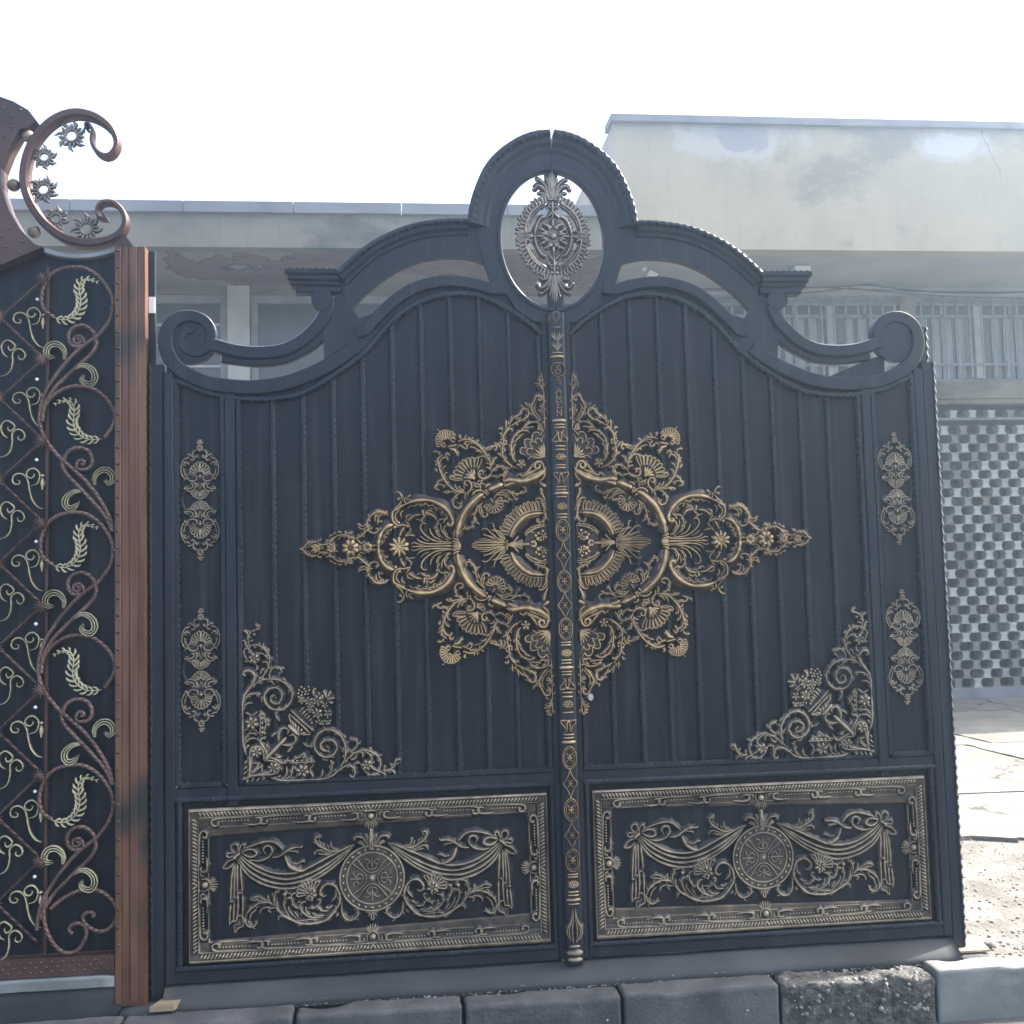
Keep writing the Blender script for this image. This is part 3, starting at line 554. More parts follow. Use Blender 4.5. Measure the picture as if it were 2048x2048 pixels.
'6.7,1;-211,278 -216,276 -221,275|6.7,1;-207,275 -207,270 -207,265|6.7,1;-203,278 -199,277 -194,275|6.7,1;-205,283 -202,287 -199,291|6.7,1;-210,283 -213,287 -215,290|4.2,9;-207,279',
'flower24':
'7.2,1;-239,247 -244,245 -249,243|7.2,1;-235,244 -235,239 -235,233|7.2,1;-231,247 -226,246 -221,244|7.2,1;-232,252 -229,256 -226,261|7.2,1;-238,252 -241,256 -244,260|4.5,9;-235,248',
'plate25':
'0,8;-209,253 -236,285 -269,290 -302,276 -315,235 -307,196 -268,197 -247,171 -237,159 -201,162 -168,198 -162,234 -169,248'}, 'swag': {'drape':
'9,0;461,96 415,62 361,34 307,24 253,29 198,53 142,80 87,105 59,113|9,0;464,91 421,51 367,21 313,6 266,8 212,24 157,51 101,86 62,109|9,0;469,86 429,38 375,5 321,-10 267,-8 212,8 157,37 101,78 71,98|9,0;472,81 435,27 383,-8 329,-24 275,-27 218,-8 162,21 110,59 76,91',
'plate26':
'0,8;461,99 415,64 361,37 307,25 253,30 198,54 142,83 87,106 59,114 73,90 110,57 162,20 218,-10 275,-28 329,-25 383,-9 435,26 473,79',
'tassel':
'8,0;483,68 491,22 496,-58|8,0;479,68 482,11 484,-48|8,0;472,67 472,21 473,-32|8,0;461,61 458,15 455,-28|8,0;495,-69 499,-106 501,-141|8,0;484,-67 485,-102 487,-128|8,0;470,-41 470,-76 473,-113|8,0;454,-39 454,-87 454,-141|6,0;500,-61 487,-64|6,0;484,-48 473,-49 470,-35 457,-33|6,0;501,-144 490,-131 476,-129 473,-113 457,-117 452,-146 471,-156 482,-169 487,-139',
'plate27':
'0,8;483,70 461,67 454,-31 451,-144 471,-156 483,-169 488,-142 501,-142 497,-58 490,22',
'bow':
'6,0;474,102 493,117 490,133 477,136 469,124 473,102|6,0;466,105 461,126 450,134 446,123 458,107|6,0;483,97 501,90 509,99 501,106 480,103|6,0;483,84 504,77 521,54 499,55 483,73|12,0;485,84 477,94 461,104|9,0;455,107 434,115 415,113 404,99 418,89 437,92 455,104|9,0;442,120 401,134 366,140 339,134 317,114 309,105|9,0;350,83 323,87 298,104 273,114 249,114 243,121|8,0;429,78 396,74 366,83 350,102 355,121 371,124 381,111 372,95|6,0;295,102 268,100 259,92|6,0;282,60 263,56 247,64 234,62|6,0;258,45 250,34|13,0;306,89 293,55 280,44 263,35 239,31',
'leaf':
'9,0;104,100 142,94 169,106 191,121 199,138 194,148 183,145 188,134|6,0;172,125 169,109|6,0;156,119 150,102|6,0;142,129 145,116 134,102 115,103|6,0;183,129 178,112|6,0;203,83 197,94 183,99 156,89 129,88|6,0;189,88 164,84 142,83|8,0;449,-117 444,-139 431,-153 412,-149 402,-130|8,0;444,-120 438,-102 417,-84 390,-72 362,-73 344,-85|6,0;430,-59 406,-50 384,-59 362,-71|6,0;425,-62 400,-63 376,-70|6,0;365,-46 365,-63 352,-77|6,0;395,-112 390,-96 373,-89 349,-93|6,0;357,-109 365,-100 357,-93 341,-93|6,0;335,-67 333,-94 317,-114|6,0;293,-126 311,-90 308,-66 292,-61|6,0;331,-137 328,-124 309,-120 285,-137|6,0;431,-129 425,-110 406,-93|6,0;436,-131 431,-148|7,0;341,-85 346,-61 335,-34 313,-29 300,-42 311,-49|7,0;264,-44 281,-48 284,-67 273,-92 254,-101|7,0;232,-75 249,-80 254,-96 244,-115 216,-133 173,-135|9,0;344,-85 322,-113 295,-131 260,-149 228,-154 187,-151 159,-141 132,-113 115,-84 117,-52 133,-26 160,-19 180,-35 183,-54 169,-62 161,-55|5.5,0;266,-135 292,-107 295,-88|5.5,0;260,-130 276,-108|5.5,0;197,-74 186,-72 186,-86 205,-101 227,-100|5.5,0;191,-96 178,-113 151,-112|5.5,0;214,-117 195,-129 167,-127|5.5,0;164,-98 156,-104 137,-94|5.5,0;130,-40 128,-62 145,-83|5.5,0;151,-145 145,-126 134,-110|5.5,0;129,-135 118,-122|5.5,0;235,-94 233,-113 219,-125|5.5,0;257,-144 227,-140 187,-143|5.5,0;255,-160 260,-155 241,-148|8,0;109,-93 107,-123 94,-145 72,-149 52,-134 52,-115 66,-114',
'flower':
'6,3;231,-52 252,-56 262,-56 266,-52 263,-47 253,-46 232,-48|6,3;232,-47 253,-44 263,-41 265,-36 261,-32 251,-35 231,-43|6,3;230,-42 250,-32 259,-27 259,-21 254,-19 245,-25 228,-38|6,3;228,-38 244,-23 250,-15 248,-10 243,-9 236,-17 224,-35|6,3;224,-35 234,-16 238,-6 235,-2 229,-3 225,-12 220,-33|6,3;219,-33 223,-12 224,-2 219,1 214,-1 214,-12 215,-33|6,3;214,-33 211,-12 209,-2 204,-1 199,-5 202,-14 210,-34|6,3;209,-35 200,-15 194,-7 189,-7 186,-12 192,-21 205,-37|8.2,9;308,-47|6,9;292,-60|5.5,9;224,-68|5.5,9;214,-72|5.5,9;232,-64',
'flower28':
'10.6,1;209,-51 202,-54 195,-57|10.6,1;214,-55 212,-63 211,-70|10.6,1;220,-53 226,-58 232,-63|10.6,1;222,-47 229,-44 236,-42|10.6,1;217,-43 218,-35 220,-28|10.6,1;211,-45 205,-40 199,-35|6.6,9;215,-49',
'crest':
'15,1;4,98 3,130 1,163|8,0;12,100 15,131 23,153|8,0;15,105 28,134 50,141 63,133 55,129|8,0;9,102 10,131 16,151|8,0;50,120 31,112 20,94 25,77 38,76 42,86 33,88|8,0;46,124 35,121 24,112|8.9,9;4,98|8.9,9;1,161',
'pendant':
'7,0;-1,-119 5,-144 -1,-156|7,0;26,-117 17,-126 1,-121|7,0;15,-140 6,-127'}, 'crownmed': {'palmette':
'8,1;-8,154 -9,209 -10,268|7,0;-4,159 0,200 4,256|7,0;-1,159 5,206 13,244|7,0;2,159 14,203 34,226 48,233 53,223|7,0;4,159 20,188 46,211 61,195 71,197|7,0;7,159 21,176 41,179 47,170|7,0;5,159 17,194 34,208 54,208|10,0;13,154 -8,154|3.5,9;8,123',
'ring':
'9,0;23,141 54,123 78,99 93,67 100,35 94,26 84,30 85,39|5,0;19,134 48,117 71,93 86,64 91,38',
'gadroon':
'6.5,3;102,18 125,20 134,26 124,30 101,28|6.5,3;101,32 124,37 133,44 122,47 99,42|6.5,3;98,46 117,53 124,60 114,62 95,56|6.5,3;94,60 116,70 123,79 111,79 90,69|6.5,3;89,73 108,85 113,94 102,93 84,81|6.5,3;83,85 99,99 103,108 93,107 77,93|6.5,3;76,97 93,114 96,125 85,121 69,104|6.5,3;67,108 80,124 82,134 72,130 60,114|6.5,3;58,117 71,137 72,148 62,142 50,123|6.5,3;48,125 59,146 59,158 50,151 40,130|6.5,3;38,132 45,152 43,162 36,156 29,136|6.5,3;27,138 33,162 31,173 23,165 17,141|6.5,3;16,142 19,164 15,174 9,165 6,144',
'oval':
'8,0;20,90 38,83 53,61 62,32 64,11|6.4,9;27,88',
'plate29':
'0,8;-9,85 20,84 38,73 50,53 57,29 59,10 -6,11',
'flower':
'8,1;-8,147 -7,121 -6,85|6,1;-5,121 10,126 15,113|6,1;-6,109 6,94 20,82|6,1;-7,132 4,138 8,126',
'rosette':
'13,9;-6,12|8.7,9;4,47|8.7,9;22,27|9,1;-5,53 -6,80|9,1;10,50 33,62|9,1;25,32 45,44|9,1;28,12 57,12|9,1;7,38 15,62|9,1;16,18 42,24',
'sideleaf':
'7,0;131,23 108,26 94,20 63,12|7,0;132,10 103,12 63,11'}}
BR={'ropeA':
'11,0;-1819,2414 -1843,2431 -1857,2453 -1861,2482 -1857,2514 -1843,2551 -1820,2576 -1790,2591 -1755,2597 -1719,2595 -1689,2582 -1661,2560 -1637,2530 -1618,2493 -1614,2463 -1616,2431 -1628,2397 -1649,2367 -1670,2343 -1698,2323 -1726,2301 -1754,2274 -1777,2247 -1800,2218 -1821,2186 -1842,2152 -1855,2118 -1864,2080 -1867,2041|11,0;-1670,2340 -1689,2367 -1714,2383 -1740,2381 -1761,2365 -1768,2343 -1761,2318 -1742,2306 -1721,2308|11,0;-1675,2340 -1670,2316 -1682,2289 -1703,2264 -1731,2240 -1754,2218 -1786,2186 -1814,2157 -1832,2130 -1846,2106 -1855,2077',
'curlA':
'8,0;-1712,2318 -1719,2338 -1733,2345 -1747,2338 -1749,2323 -1738,2316 -1726,2323 -1728,2333 -1737,2332',
'wheatA':
'5,0;-1819,2413 -1796,2404 -1773,2403 -1750,2414 -1731,2438 -1724,2473 -1729,2503 -1729,2527 -1719,2547 -1698,2553 -1665,2540',
'commaA':
'14,0;-1782,2260 -1779,2284 -1791,2306 -1812,2315 -1833,2309 -1843,2289 -1840,2272 -1826,2267 -1812,2272 -1812,2279|14,0;-1742,2225 -1721,2237 -1698,2232 -1679,2213 -1675,2188 -1684,2171 -1705,2171 -1719,2181 -1721,2196 -1712,2203',
'clampA':
'14,0;-1611,2458 -1595,2458',
'ropeB':
'11,0;-1867,2041 -1860,2007 -1850,1981 -1829,1947 -1799,1910 -1776,1888 -1748,1861 -1718,1834 -1695,1807 -1672,1776 -1649,1739 -1637,1717 -1623,1686 -1612,1640|11,0;-1855,2036 -1853,2072 -1837,2109 -1812,2135 -1781,2154 -1747,2163 -1712,2161 -1679,2151 -1649,2129 -1623,2100 -1609,2070 -1607,2041 -1616,2014 -1632,1990 -1642,1976|11,0;-1788,1895 -1785,1871 -1771,1845 -1748,1820 -1720,1789 -1695,1762 -1674,1737 -1656,1717 -1632,1681 -1616,1640|11,0;-1781,1895 -1776,1917 -1755,1936 -1728,1941 -1700,1931 -1686,1906 -1686,1882 -1700,1865 -1721,1861',
'curlB':
'8,0;-1721,1861 -1737,1868 -1737,1888 -1723,1897 -1711,1890 -1716,1880 -1723,1884',
'wheatB':
'5,0;-1649,1971 -1670,1969 -1693,1969 -1716,1977 -1737,1996 -1749,2021 -1748,2050 -1746,2079 -1754,2101 -1772,2111 -1795,2108 -1814,2096',
'commaB':
'14,0;-1674,1807 -1677,1826 -1667,1848 -1646,1860 -1626,1855 -1612,1835 -1616,1816 -1632,1811 -1642,1823|14,0;-1723,1784 -1744,1784 -1767,1770 -1778,1749 -1771,1727 -1755,1724 -1737,1736 -1734,1748 -1743,1748',
'clampB':
'14,0;-1609,2056 -1595,2056',
'ropeC':
'11,0;-1836,398 -1844,317 -1831,259 -1802,210 -1765,188 -1727,200 -1703,242 -1708,276 -1732,287 -1755,278 -1760,260 -1748,254|11,0;-1822,340 -1784,371 -1727,397 -1670,396 -1623,367 -1599,322 -1608,284 -1637,257 -1675,260 -1708,285 -1713,310 -1694,323 -1675,312 -1684,306',
'sscroll':
'6,0;-1854,2304 -1872,2311 -1889,2333 -1898,2360 -1903,2389 -1908,2409 -1921,2426 -1938,2431 -1954,2423 -1959,2406 -1951,2394 -1937,2394 -1934,2404 -1944,2409|6,0;-1896,2387 -1875,2394 -1866,2416 -1868,2433 -1882,2447 -1898,2446 -1911,2433 -1908,2419 -1894,2414 -1884,2424 -1889,2431|12,1;-1857,2414 -1858,2372|10,0;-1864,2421 -1850,2424',
'sscroll2':
'6,0;-2003,2200 -1980,2207 -1966,2224 -1960,2255 -1961,2280 -1953,2294 -1937,2299 -1921,2287 -1918,2270 -1930,2260 -1941,2267 -1939,2277|6,0;-1976,2269 -1992,2282 -1999,2307 -1990,2325 -1974,2330 -1955,2316 -1953,2304 -1967,2293 -1976,2302 -1974,2311',
'node':
'14,9;-1859,2549',
'left':
'13.8,9;-2004,2414',
'cscroll':
'34,0;-1649,2794 -1635,2776 -1662,2780 -1666,2812 -1644,2835 -1605,2831 -1574,2795 -1570,2753 -1592,2716 -1635,2693 -1696,2683 -1766,2696 -1835,2741 -1883,2801 -1915,2874 -1920,2947 -1901,3030 -1858,3101 -1802,3148 -1741,3166 -1679,3155 -1631,3124 -1605,3087 -1598,3050 -1614,3017 -1640,3007 -1670,3025 -1686,3062 -1684,3104 -1697,3127 -1710,3117 -1701,3108',
'ball':
'22.9,9;-1912,3081|22.8,9;-1961,2898|22.8,9;-1889,2727',
'sun':
'56.7,9;-1760,3084|45.5,9;-1855,3003|52.8,9;-1857,2883|45.4,9;-1813,2776|55.7,9;-1707,2740',
'plate30':
'0,8;-2139,3284 -2010,3216 -1954,3196 -1902,3165 -1875,3128 -1906,3100 -1931,3095 -1970,3020 -1995,2950 -1995,2882 -1969,2800 -1929,2727 -1878,2672 -1852,2661 -2006,2590 -2133,2535',
'wedge':
'3,0;-1579,2725 -1539,2680|3,0;-1605,2679 -1605,2711',
'arcsheet':
'3,0;-1852,2659 -1800,2646 -1748,2639 -1679,2642 -1605,2656'}
CORNER_SYM = ('flower15', 'flower16', 'flower17')
BARSEQ = [('fle', 2407), ('line', 2374), ('anth', 2328), ('band', 2277), ('bandb', 2262), ('S0', 2212), ('LS', 2169), ('LA', 2133), ('LM', 2105), ('LE', 2078), ('LN', 2049), ('bandb', 2021), ('band', 2006), ('band', 1995), ('vase', 1963), ('band', 1925), ('band', 1912), ('ros', 1884), ('band', 1854), ('band', 1844), ('vase-', 1803), ('band', 1773), ('band', 1762), ('bandb', 1749), ('band', 1736), ('ros', 1699), ('band', 1671), ('band', 1659), ('oval', 1611), ('dia', 1518), ('oval', 1422), ('dia', 1334), ('oval', 1247), ('band', 1199), ('band', 1189), ('ros', 1159), ('band', 1134), ('band', 1123), ('bandb', 1107), ('band', 1092), ('band', 1081), ('vase', 1050), ('band', 1016), ('band', 1001), ('ros', 973), ('band', 944), ('vase-', 893), ('band', 864), ('band', 852), ('bandb', 837), ('oval', 781), ('dia', 688), ('oval', 594), ('dia', 503), ('oval', 414), ('band', 364), ('band', 355), ('ros', 328), ('band', 302), ('band', 290), ('bandb', 274), ('band', 259), ('tulip', 185), ('base', 93)]
# ------------------------------------------------------------------ gate leaves
GNAME = {'leaf': 'foliage', 'ring': 'ring_moulding', 'palmette': 'palmette', 'gadroon': 'gadroon_fringe', 'flower': 'rosette_cluster', 'shell': 'shell', 'shellb': 'fan_shell', 'shellc': 'scallop_shell',
         'diag': 'stem', 'basket': 'flower_basket', 'drape': 'drape', 'tassel': 'tassel', 'bow': 'ribbon_bow', 'crest': 'crest', 'oval': 'oval_rim', 'berries': 'berry_cluster', 'boss': 'boss', 'pendant': 'pendant', 'rosette': 'rosette', 'sideleaf': 'side_leaf', 'flowerx': 'rosette_cluster'}
def gname(k):
    if k in GNAME: return GNAME[k]
    return 'flower' if k.startswith('flower') else 'backing_plate'
def ornament(name, key, tfs, y, mat, parent, label=None):
    main = MB()
    grp = {k: parse(s) for k, s in TR[key].items()}
    mk = 'leaf' if 'leaf' in grp else 'palmette'
    lfs = key in ('star', 'corner', 'swag')
    wk = {'sidemed': 1.5, 'corner': 1.35}.get(key, 1.22)
    strokes(main, grp[mk], tfs[0], y, wk, lf=random.Random(4) if lfs else None)
    ob = main.build(name, mat, parent, True)
    if label: ob['label'] = label
    for tf in tfs[1:]:
        mb = MB(); strokes(mb, grp[mk], tf, y, wk, lf=random.Random(4) if lfs else None); mb.build(gname(mk), mat, ob, True)
    for k, l in grp.items():
        if k == mk: continue
        for tf in tfs:
            mb = MB(); strokes(mb, l, tf, y-(0.004 if k.startswith('flower') else 0.0)+(0.004 if k.startswith('plate') else 0), wk*(1.2 if k == 'ring' and key == 'star' else 1.0), pg=0.60 if key in ('swag', 'crownmed') else 0.2, fl=1.3 if k in ('palmette', 'gadroon', 'shell', 'shellb', 'shellc') else 2.5)
            mb.build(gname(k), mat, ob, not k.startswith('plate'))
    return ob
MOULD = [(1.163, 2.118), (1.10, 2.115), (1.027, 2.12), (0.943, 2.138), (0.838, 2.198), (0.733, 2.273), (0.672, 2.338), (0.621, 2.397), (0.565, 2.445), (0.508, 2.478), (0.455, 2.498), (0.401, 2.508), (0.345, 2.511), (0.289, 2.503), (0.235, 2.483), (0.182, 2.454), (0.135, 2.424), (0.095, 2.394), (0.05, 2.352)]
MC = crom(MOULD, 5)
def ztop(a):
    for p, q in zip(MC, MC[1:]):
        if q[0] <= a <= p[0]: return p[1]+(q[1]-p[1])*(p[0]-a)/max(1e-9, p[0]-q[0])
    return MC[0][1] if a > MC[0][0] else MC[-1][1]
RIB = [(-0.011, 0.004), (-0.010, -0.006), (-0.005, -0.011), (0.005, -0.011), (0.010, -0.006), (0.011, 0.004)]
CORN = [(0.0, 0.03), (0.0, -0.048), (-0.004, -0.052), (-0.014, -0.052), (-0.019, -0.044), (-0.022, -0.038), (-0.034, -0.036), (-0.040, -0.029), (-0.043, -0.024), (-0.054, -0.022), (-0.058, -0.015), (-0.058, 0.03)]
def rib_path(p, step=0.008): return resample(p, step)
def KP(l): return [(a*0.9935, z*0.9935+0.0089) for a, z in l]      # outer edge of the projecting cornice
def build_leaf(s, name_side):
    global SX
    SX = s
    root = thing('gate_leaf', name_side, 'gate', (s*1.43, 0.018, 0), 'leaves of the dark double gate')
    P, SH = M['paint'], M['sheet']
    # sheet bays between the ribs
    ribs = [1.055, 0.945, 0.835, 0.726, 0.616, 0.507, 0.397, 0.288, 0.178]
    edges = [1.190]+ribs+[0.055]
    for a1, a0 in zip(edges, edges[1:]):
        n = 6
        tops = [(a0+(a1-a0)*i/n, ztop(a0+(a1-a0)*i/n)) for i in range(n+1)]
        mb = MB(); plate(mb, [(a1-0.0012, 0.722), (a0+0.0012, 0.722)] + [(min(max(a, a0+0.0012), a1-0.0012), z) for a, z in tops], 0.003, 0.009)
        mb.build('panel', SH, root)
    for a in ribs:
        mb = MB(); sweep(mb, rib_path([(a, 0.735), (a, ztop(a)-0.004)]), RIB, wave=(0.0019, 0.023, (1, 2, 3, 4)))
        mb.build('rib', P, root, False)
    # pilaster panel and stiles
    mb = MB(); plate(mb, [(1.40, 0.722), (1.23, 0.722), (1.23, 2.135), (1.31, 2.155), (1.40, 2.185)], 0.003, 0.009); mb.build('panel', SH, root)
    mb = MB(); mb.bbox(1.405, 1.4405, -0.020, 0.035, 0.058, 2.215); mb.build('stile', P, root)
    mb = MB(); mb.bbox(1.188, 1.226, -0.017, 0.03, 0.66, 2.15); mb.build('stile', P, root)
    mb = MB(); mb.bbox(0.034 if s > 0 else 0.030, 0.056, -0.016, 0.03, 0.058, 2.40); mb.build('stile', P, root)
    R2 = [(-0.012, 0.004), (-0.011, -0.010), (-0.006, -0.017), (0.006, -0.017), (0.011, -0.010), (0.012, 0.004)]
    for pth in ([(1.397, 0.735), (1.397, 2.178)], [(1.234, 0.735), (1.234, 2.125)], [(1.176, 0.735), (1.176, 2.112)], [(0.066, 0.735), (0.066, 2.35)]):
        mb = MB(); sweep(mb, rib_path(pth), R2, wave=(0.0019, 0.024, (1, 2, 3, 4))); mb.build('moulding', P, root)
    for pth in ([(0.056, 0.735), (1.163, 0.735)], [(1.242, 0.735), (1.389, 0.735)]):
        mb = MB(); sweep(mb, rib_path(pth), R2, wave=(0.0019, 0.024, (1, 2, 3, 4))); mb.build('moulding', P, root)
    mb = MB(); sweep(mb, rib_path(crom([(1.405, 2.188), (1.36, 2.170), (1.30, 2.145), (1.24, 2.130), (1.16, 2.116)], 4)), R2, wave=(0.0018, 0.027, (1, 2, 3, 4))); mb.build('moulding', P, root)
    mb = MB(); sweep(mb, rib_path(MC), [(-0.013, 0.004), (-0.012, -0.012), (-0.006, -0.020), (0.006, -0.020), (0.012, -0.012), (0.013, 0.03)], wave=(0.0022, 0.027, (1, 2, 3, 4))); mb.build('curved_moulding', P, root)
    # backing between moulding and curved top bands
    low = [(1.432, 2.265), (1.41, 2.240), (1.352, 2.205), (1.28, 2.174), (1.2, 2.161), (1.12, 2.158), (1.018, 2.168), (0.924, 2.200), (0.829, 2.248), (0.745, 2.312), (0.70, 2.36)]
    lowc = crom(low, 4)
    mb = MB(); plate(mb, lowc + [(0.655, 2.43), (0.58, 2.50), (0.50, 2.53), (0.40, 2.545), (0.30, 2.53), (0.2, 2.53), (0.12, 2.47), (0.05, 2.42), (0.05, 2.345)] + [(a, z) for a, z in reversed(MC[::3])] + [(1.176, 2.116), (1.24, 2.130), (1.30, 2.145), (1.36, 2.170), (1.405, 2.188), (1.432, 2.20)], 0.001, 0.012)
    mb.build('top_web', P, root)
    # scroll and crescent bands
    sc = [(0.76, 2.300), (0.829, 2.250), (0.924, 2.202), (1.018, 2.170), (1.12, 2.158), (1.2, 2.162), (1.28, 2.174), (1.352, 2.205), (1.405, 2.248), (1.432, 2.31), (1.428, 2.37), (1.395, 2.412), (1.342, 2.424), (1.292, 2.404), (1.270, 2.358), (1.286, 2.308), (1.328, 2.288), (1.366, 2.304), (1.378, 2.340), (1.358, 2.368), (1.332, 2.368)]
    if s > 0: sc = sc[:-5]
    p = resample(crom(sc, 6), 0.012); n = len(p); nr = frames(p); pf = band_prof(1.0, -0.024, 0.03)
    mb = MB(); vs = []; fs = []
    for i, (x, z) in enumerate(p):
        t = i/(n-1); w = 0.052 if t < 0.62 else 0.052-(0.030 if s < 0 else 0.012)*(t-0.62)/0.38
        yy = -0.024 if t < 0.6 else -0.024+0.010*min(1, (t-0.6)/0.2)
        for o, y in ((-0.5, 0.03), (-0.5, yy+0.005), (-0.42, yy), (0.42, yy), (0.5, yy+0.005), (0.5, 0.03)): vs.append((x+nr[i][0]*o*w, y, z+nr[i][1]*o*w))
        if i: fs += [((i-1)*6+j, (i-1)*6+(j+1) % 6, i*6+(j+1) % 6, i*6+j) for j in range(6)]
    fs += [tuple(range(6)), tuple((n-1)*6+j for j in range(5, -1, -1))]
    mb.add(vs, fs); sb = mb.build('scroll_band', P, root)
    mb = MB(); plate(mb, [(1.345+0.092*cos(2*pi*i/40), 2.338+0.090*sin(2*pi*i/40)) for i in range(40)], -0.006, 0.026); mb.build('scroll_disc', P, sb)
    if s > 0:
        mb = MB(); plate(mb, [(1.30, 2.275), (1.245, 2.262), (1.04, 2.178), (1.20, 2.172), (1.30, 2.19)], 0.012, 0.028); mb.build('scroll_brace', P, sb)
    upc = [(1.268, 2.318), (1.18, 2.293), (1.087, 2.287), (1.005, 2.300), (0.934, 2.340), (0.877, 2.399), (0.850, 2.455), (0.850, 2.488)]
    mb = MB(); sweep(mb, resample(crom(upc, 6), 0.012), [(-0.026, 0.03), (-0.026, -0.008), (-0.020, -0.022), (0.018, -0.022), (0.024, -0.016), (0.024, 0.03)]); ub = mb.build('crescent_band', P, root)
    mb = MB(); plate(mb, [(0.868+0.040*cos(2*pi*i/28), 2.484+0.036*sin(2*pi*i/28)) for i in range(28)], -0.026, 0.03); mb.build('crescent_tip', P, ub)
    mb = MB(); sweep(mb, resample(crom([(1.235, 2.268), (1.111, 2.253), (1.017, 2.262), (0.947, 2.292), (0.90, 2.322), (0.86, 2.36)], 6), 0.012), band_prof(0.030, -0.008, 0.025)); mb.build('crescent_lip', P, ub)
    # slab that joins crescent, arch and wave
    mb = MB(); plate(mb, [(0.862, 2.240), (0.868, 2.341), (0.832, 2.43), (0.822, 2.52), (0.820, 2.585), (0.775, 2.545), (0.757, 2.448), (0.735, 2.415), (0.690, 2.432), (0.672, 2.36), (0.733, 2.285), (0.80, 2.24)], -0.010, 0.022); mb.build('spandrel', P, root)
    wav = [(0.742, 2.362), (0.712, 2.368), (0.685, 2.400), (0.61, 2.474), (0.535, 2.525), (0.46, 2.549), (0.39, 2.556), (0.302, 2.545), (0.237, 2.527), (0.186, 2.532)]
    mb = MB(); sweep(mb, resample(crom(wav, 6), 0.012), band_prof(0.042, -0.024, 0.03)); mb.build('wave_band', P, root)
    # arch
    outp = [(0.822, 2.588), (0.775, 2.634), (0.726, 2.677), (0.672, 2.715), (0.614, 2.745), (0.555, 2.769), (0.492, 2.785), (0.40, 2.796), (0.325, 2.797)]
    inp = [(0.765, 2.444), (0.725, 2.492), (0.681, 2.532), (0.634, 2.568), (0.583, 2.601), (0.53, 2.625), (0.471, 2.642), (0.374, 2.650), (0.30, 2.640), (0.262, 2.625)]
    oc, ic = crom(outp, 4), crom(inp, 4)
    mb = MB(); plate(mb, oc + [(0.262, 2.79)] + ic[::-1], -0.013, 0.025); arch = mb.build('arch_band', P, root)
    mb = MB(); sweep(mb, rib_path([(-a_, z) for a_, z in KP(oc)], 0.006), CORN, wave=(0.0022, 0.028, (2, 3, 4))); mb.v = [(-x, y, z) for x, y, z in mb.v]; mb.f = [q[::-1] for q in mb.f]; mb.build('arch_cornice', P, arch)
    # cap at the foot of the arch, stepped
    for k, (x1, z0, z1, yf) in enumerate(((1.000, 2.572, 2.594, -0.050), (0.989, 2.551, 2.5715, -0.042), (0.980, 2.534, 2.5505, -0.034), (0.964, 2.510, 2.5335, -0.024))):
        mb = MB(); sweep(mb, rib_path([(x1, z1-0.010), (0.812-0.004*k, z1-0.012)], 0.006), [(-0.010, yf+0.006), (-0.009, yf), (z1-z0-0.016, yf), (z1-z0-0.010, yf+0.006), (z1-z0-0.010, 0.028), (-0.010, 0.028)], wave=(0.0022, 0.024, (0, 1)) if k == 0 else None); mb.build('cap_step', P, root)
    # crown half: flat plate round the oval and moulded rim
    cro = [(0.327, 2.780), (0.322, 2.830), (0.304, 2.898), (0.262, 2.993), (0.208, 3.058), (0.133, 3.112), (0.066, 3.139), (0.012 if s > 0 else 0.004, 3.147)]
    cc = crom(cro, 6)
    ov = [(0.198*cos(t), 2.719+0.267*sin(t)) for t in [(-pi/2+0.02)+(pi-0.04)*i/40 for i in range(41)]]
    ovp = [(max(a, 0.001), z) for a, z in ov]
    shell_out = [(0.001, 3.075)] + [(0.066, 3.068), (0.133, 3.045), (0.19, 3.005), (0.235, 2.95), (0.268, 2.87), (0.282, 2.79), (0.284, 2.70), (0.262, 2.625), (0.239, 2.553), (0.190, 2.53), (0.178, 2.500), (0.149, 2.450), (0.084, 2.404), (0.001, 2.385)]
    mb = MB(); plate(mb, shell_out + ovp, -0.018, 0.022); cr = mb.build('crown_plate', P, root)
    mb = MB(); sweep(mb, rib_path([(-a_, z) for a_, z in KP(cc)], 0.006), [(0.0, 0.03), (0.0, -0.050), (-0.005, -0.055), (-0.018, -0.055), (-0.026, -0.046), (-0.030, -0.040), (-0.046, -0.037), (-0.054, -0.029), (-0.058, -0.025), (-0.072, -0.023), (-0.084, -0.018), (-0.084, 0.03)], wave=(0.0026, 0.030, (2, 3, 4)))
    mb.v = [(-x, y, z) for x, y, z in mb.v]; mb.f = [q[::-1] for q in mb.f]; mb.build('crown_rim', P, cr)
    mb = MB(); sweep(mb, resample([(0.205*cos(t), 2.719+0.274*sin(t)) for t in [(-pi/2+0.03)+(pi-0.06)*i/48 for i in range(49)]], 0.012), band_prof(0.016, -0.025, 0.02, 0.003)); mb.build('oval_lip', P, cr)
    # lower part: rails and recessed panel
    mb = MB(); mb.box(0.0562, 1.4048, -0.012, 0.028, 0.690, 0.7245); mb.build('rail', P, root)
    mb = MB(); mb.box(0.0562, 1.4048, -0.017, 0.028, 0.060, 0.098); mb.build('rail', P, root)
    mb = MB(); mb.box(0.0562, 1.4048, 0.004, 0.010, 0.098, 0.690); mb.build('panel', SH, root)
    for q in ([(0.056, 0.684), (1.404, 0.684)], [(0.056, 0.104), (1.404, 0.104)], [(0.064, 0.098), (0.064, 0.69)], [(1.392, 0.098), (1.392, 0.69)]):
        mb = MB(); sweep(mb, rib_path(q), [(-0.011, 0.004), (-0.010, -0.016), (-0.004, -0.023), (0.004, -0.023), (0.010, -0.016), (0.011, 0.004)], wave=(0.0012, 0.019, (1, 2, 3, 4))); mb.build('moulding', P, root)
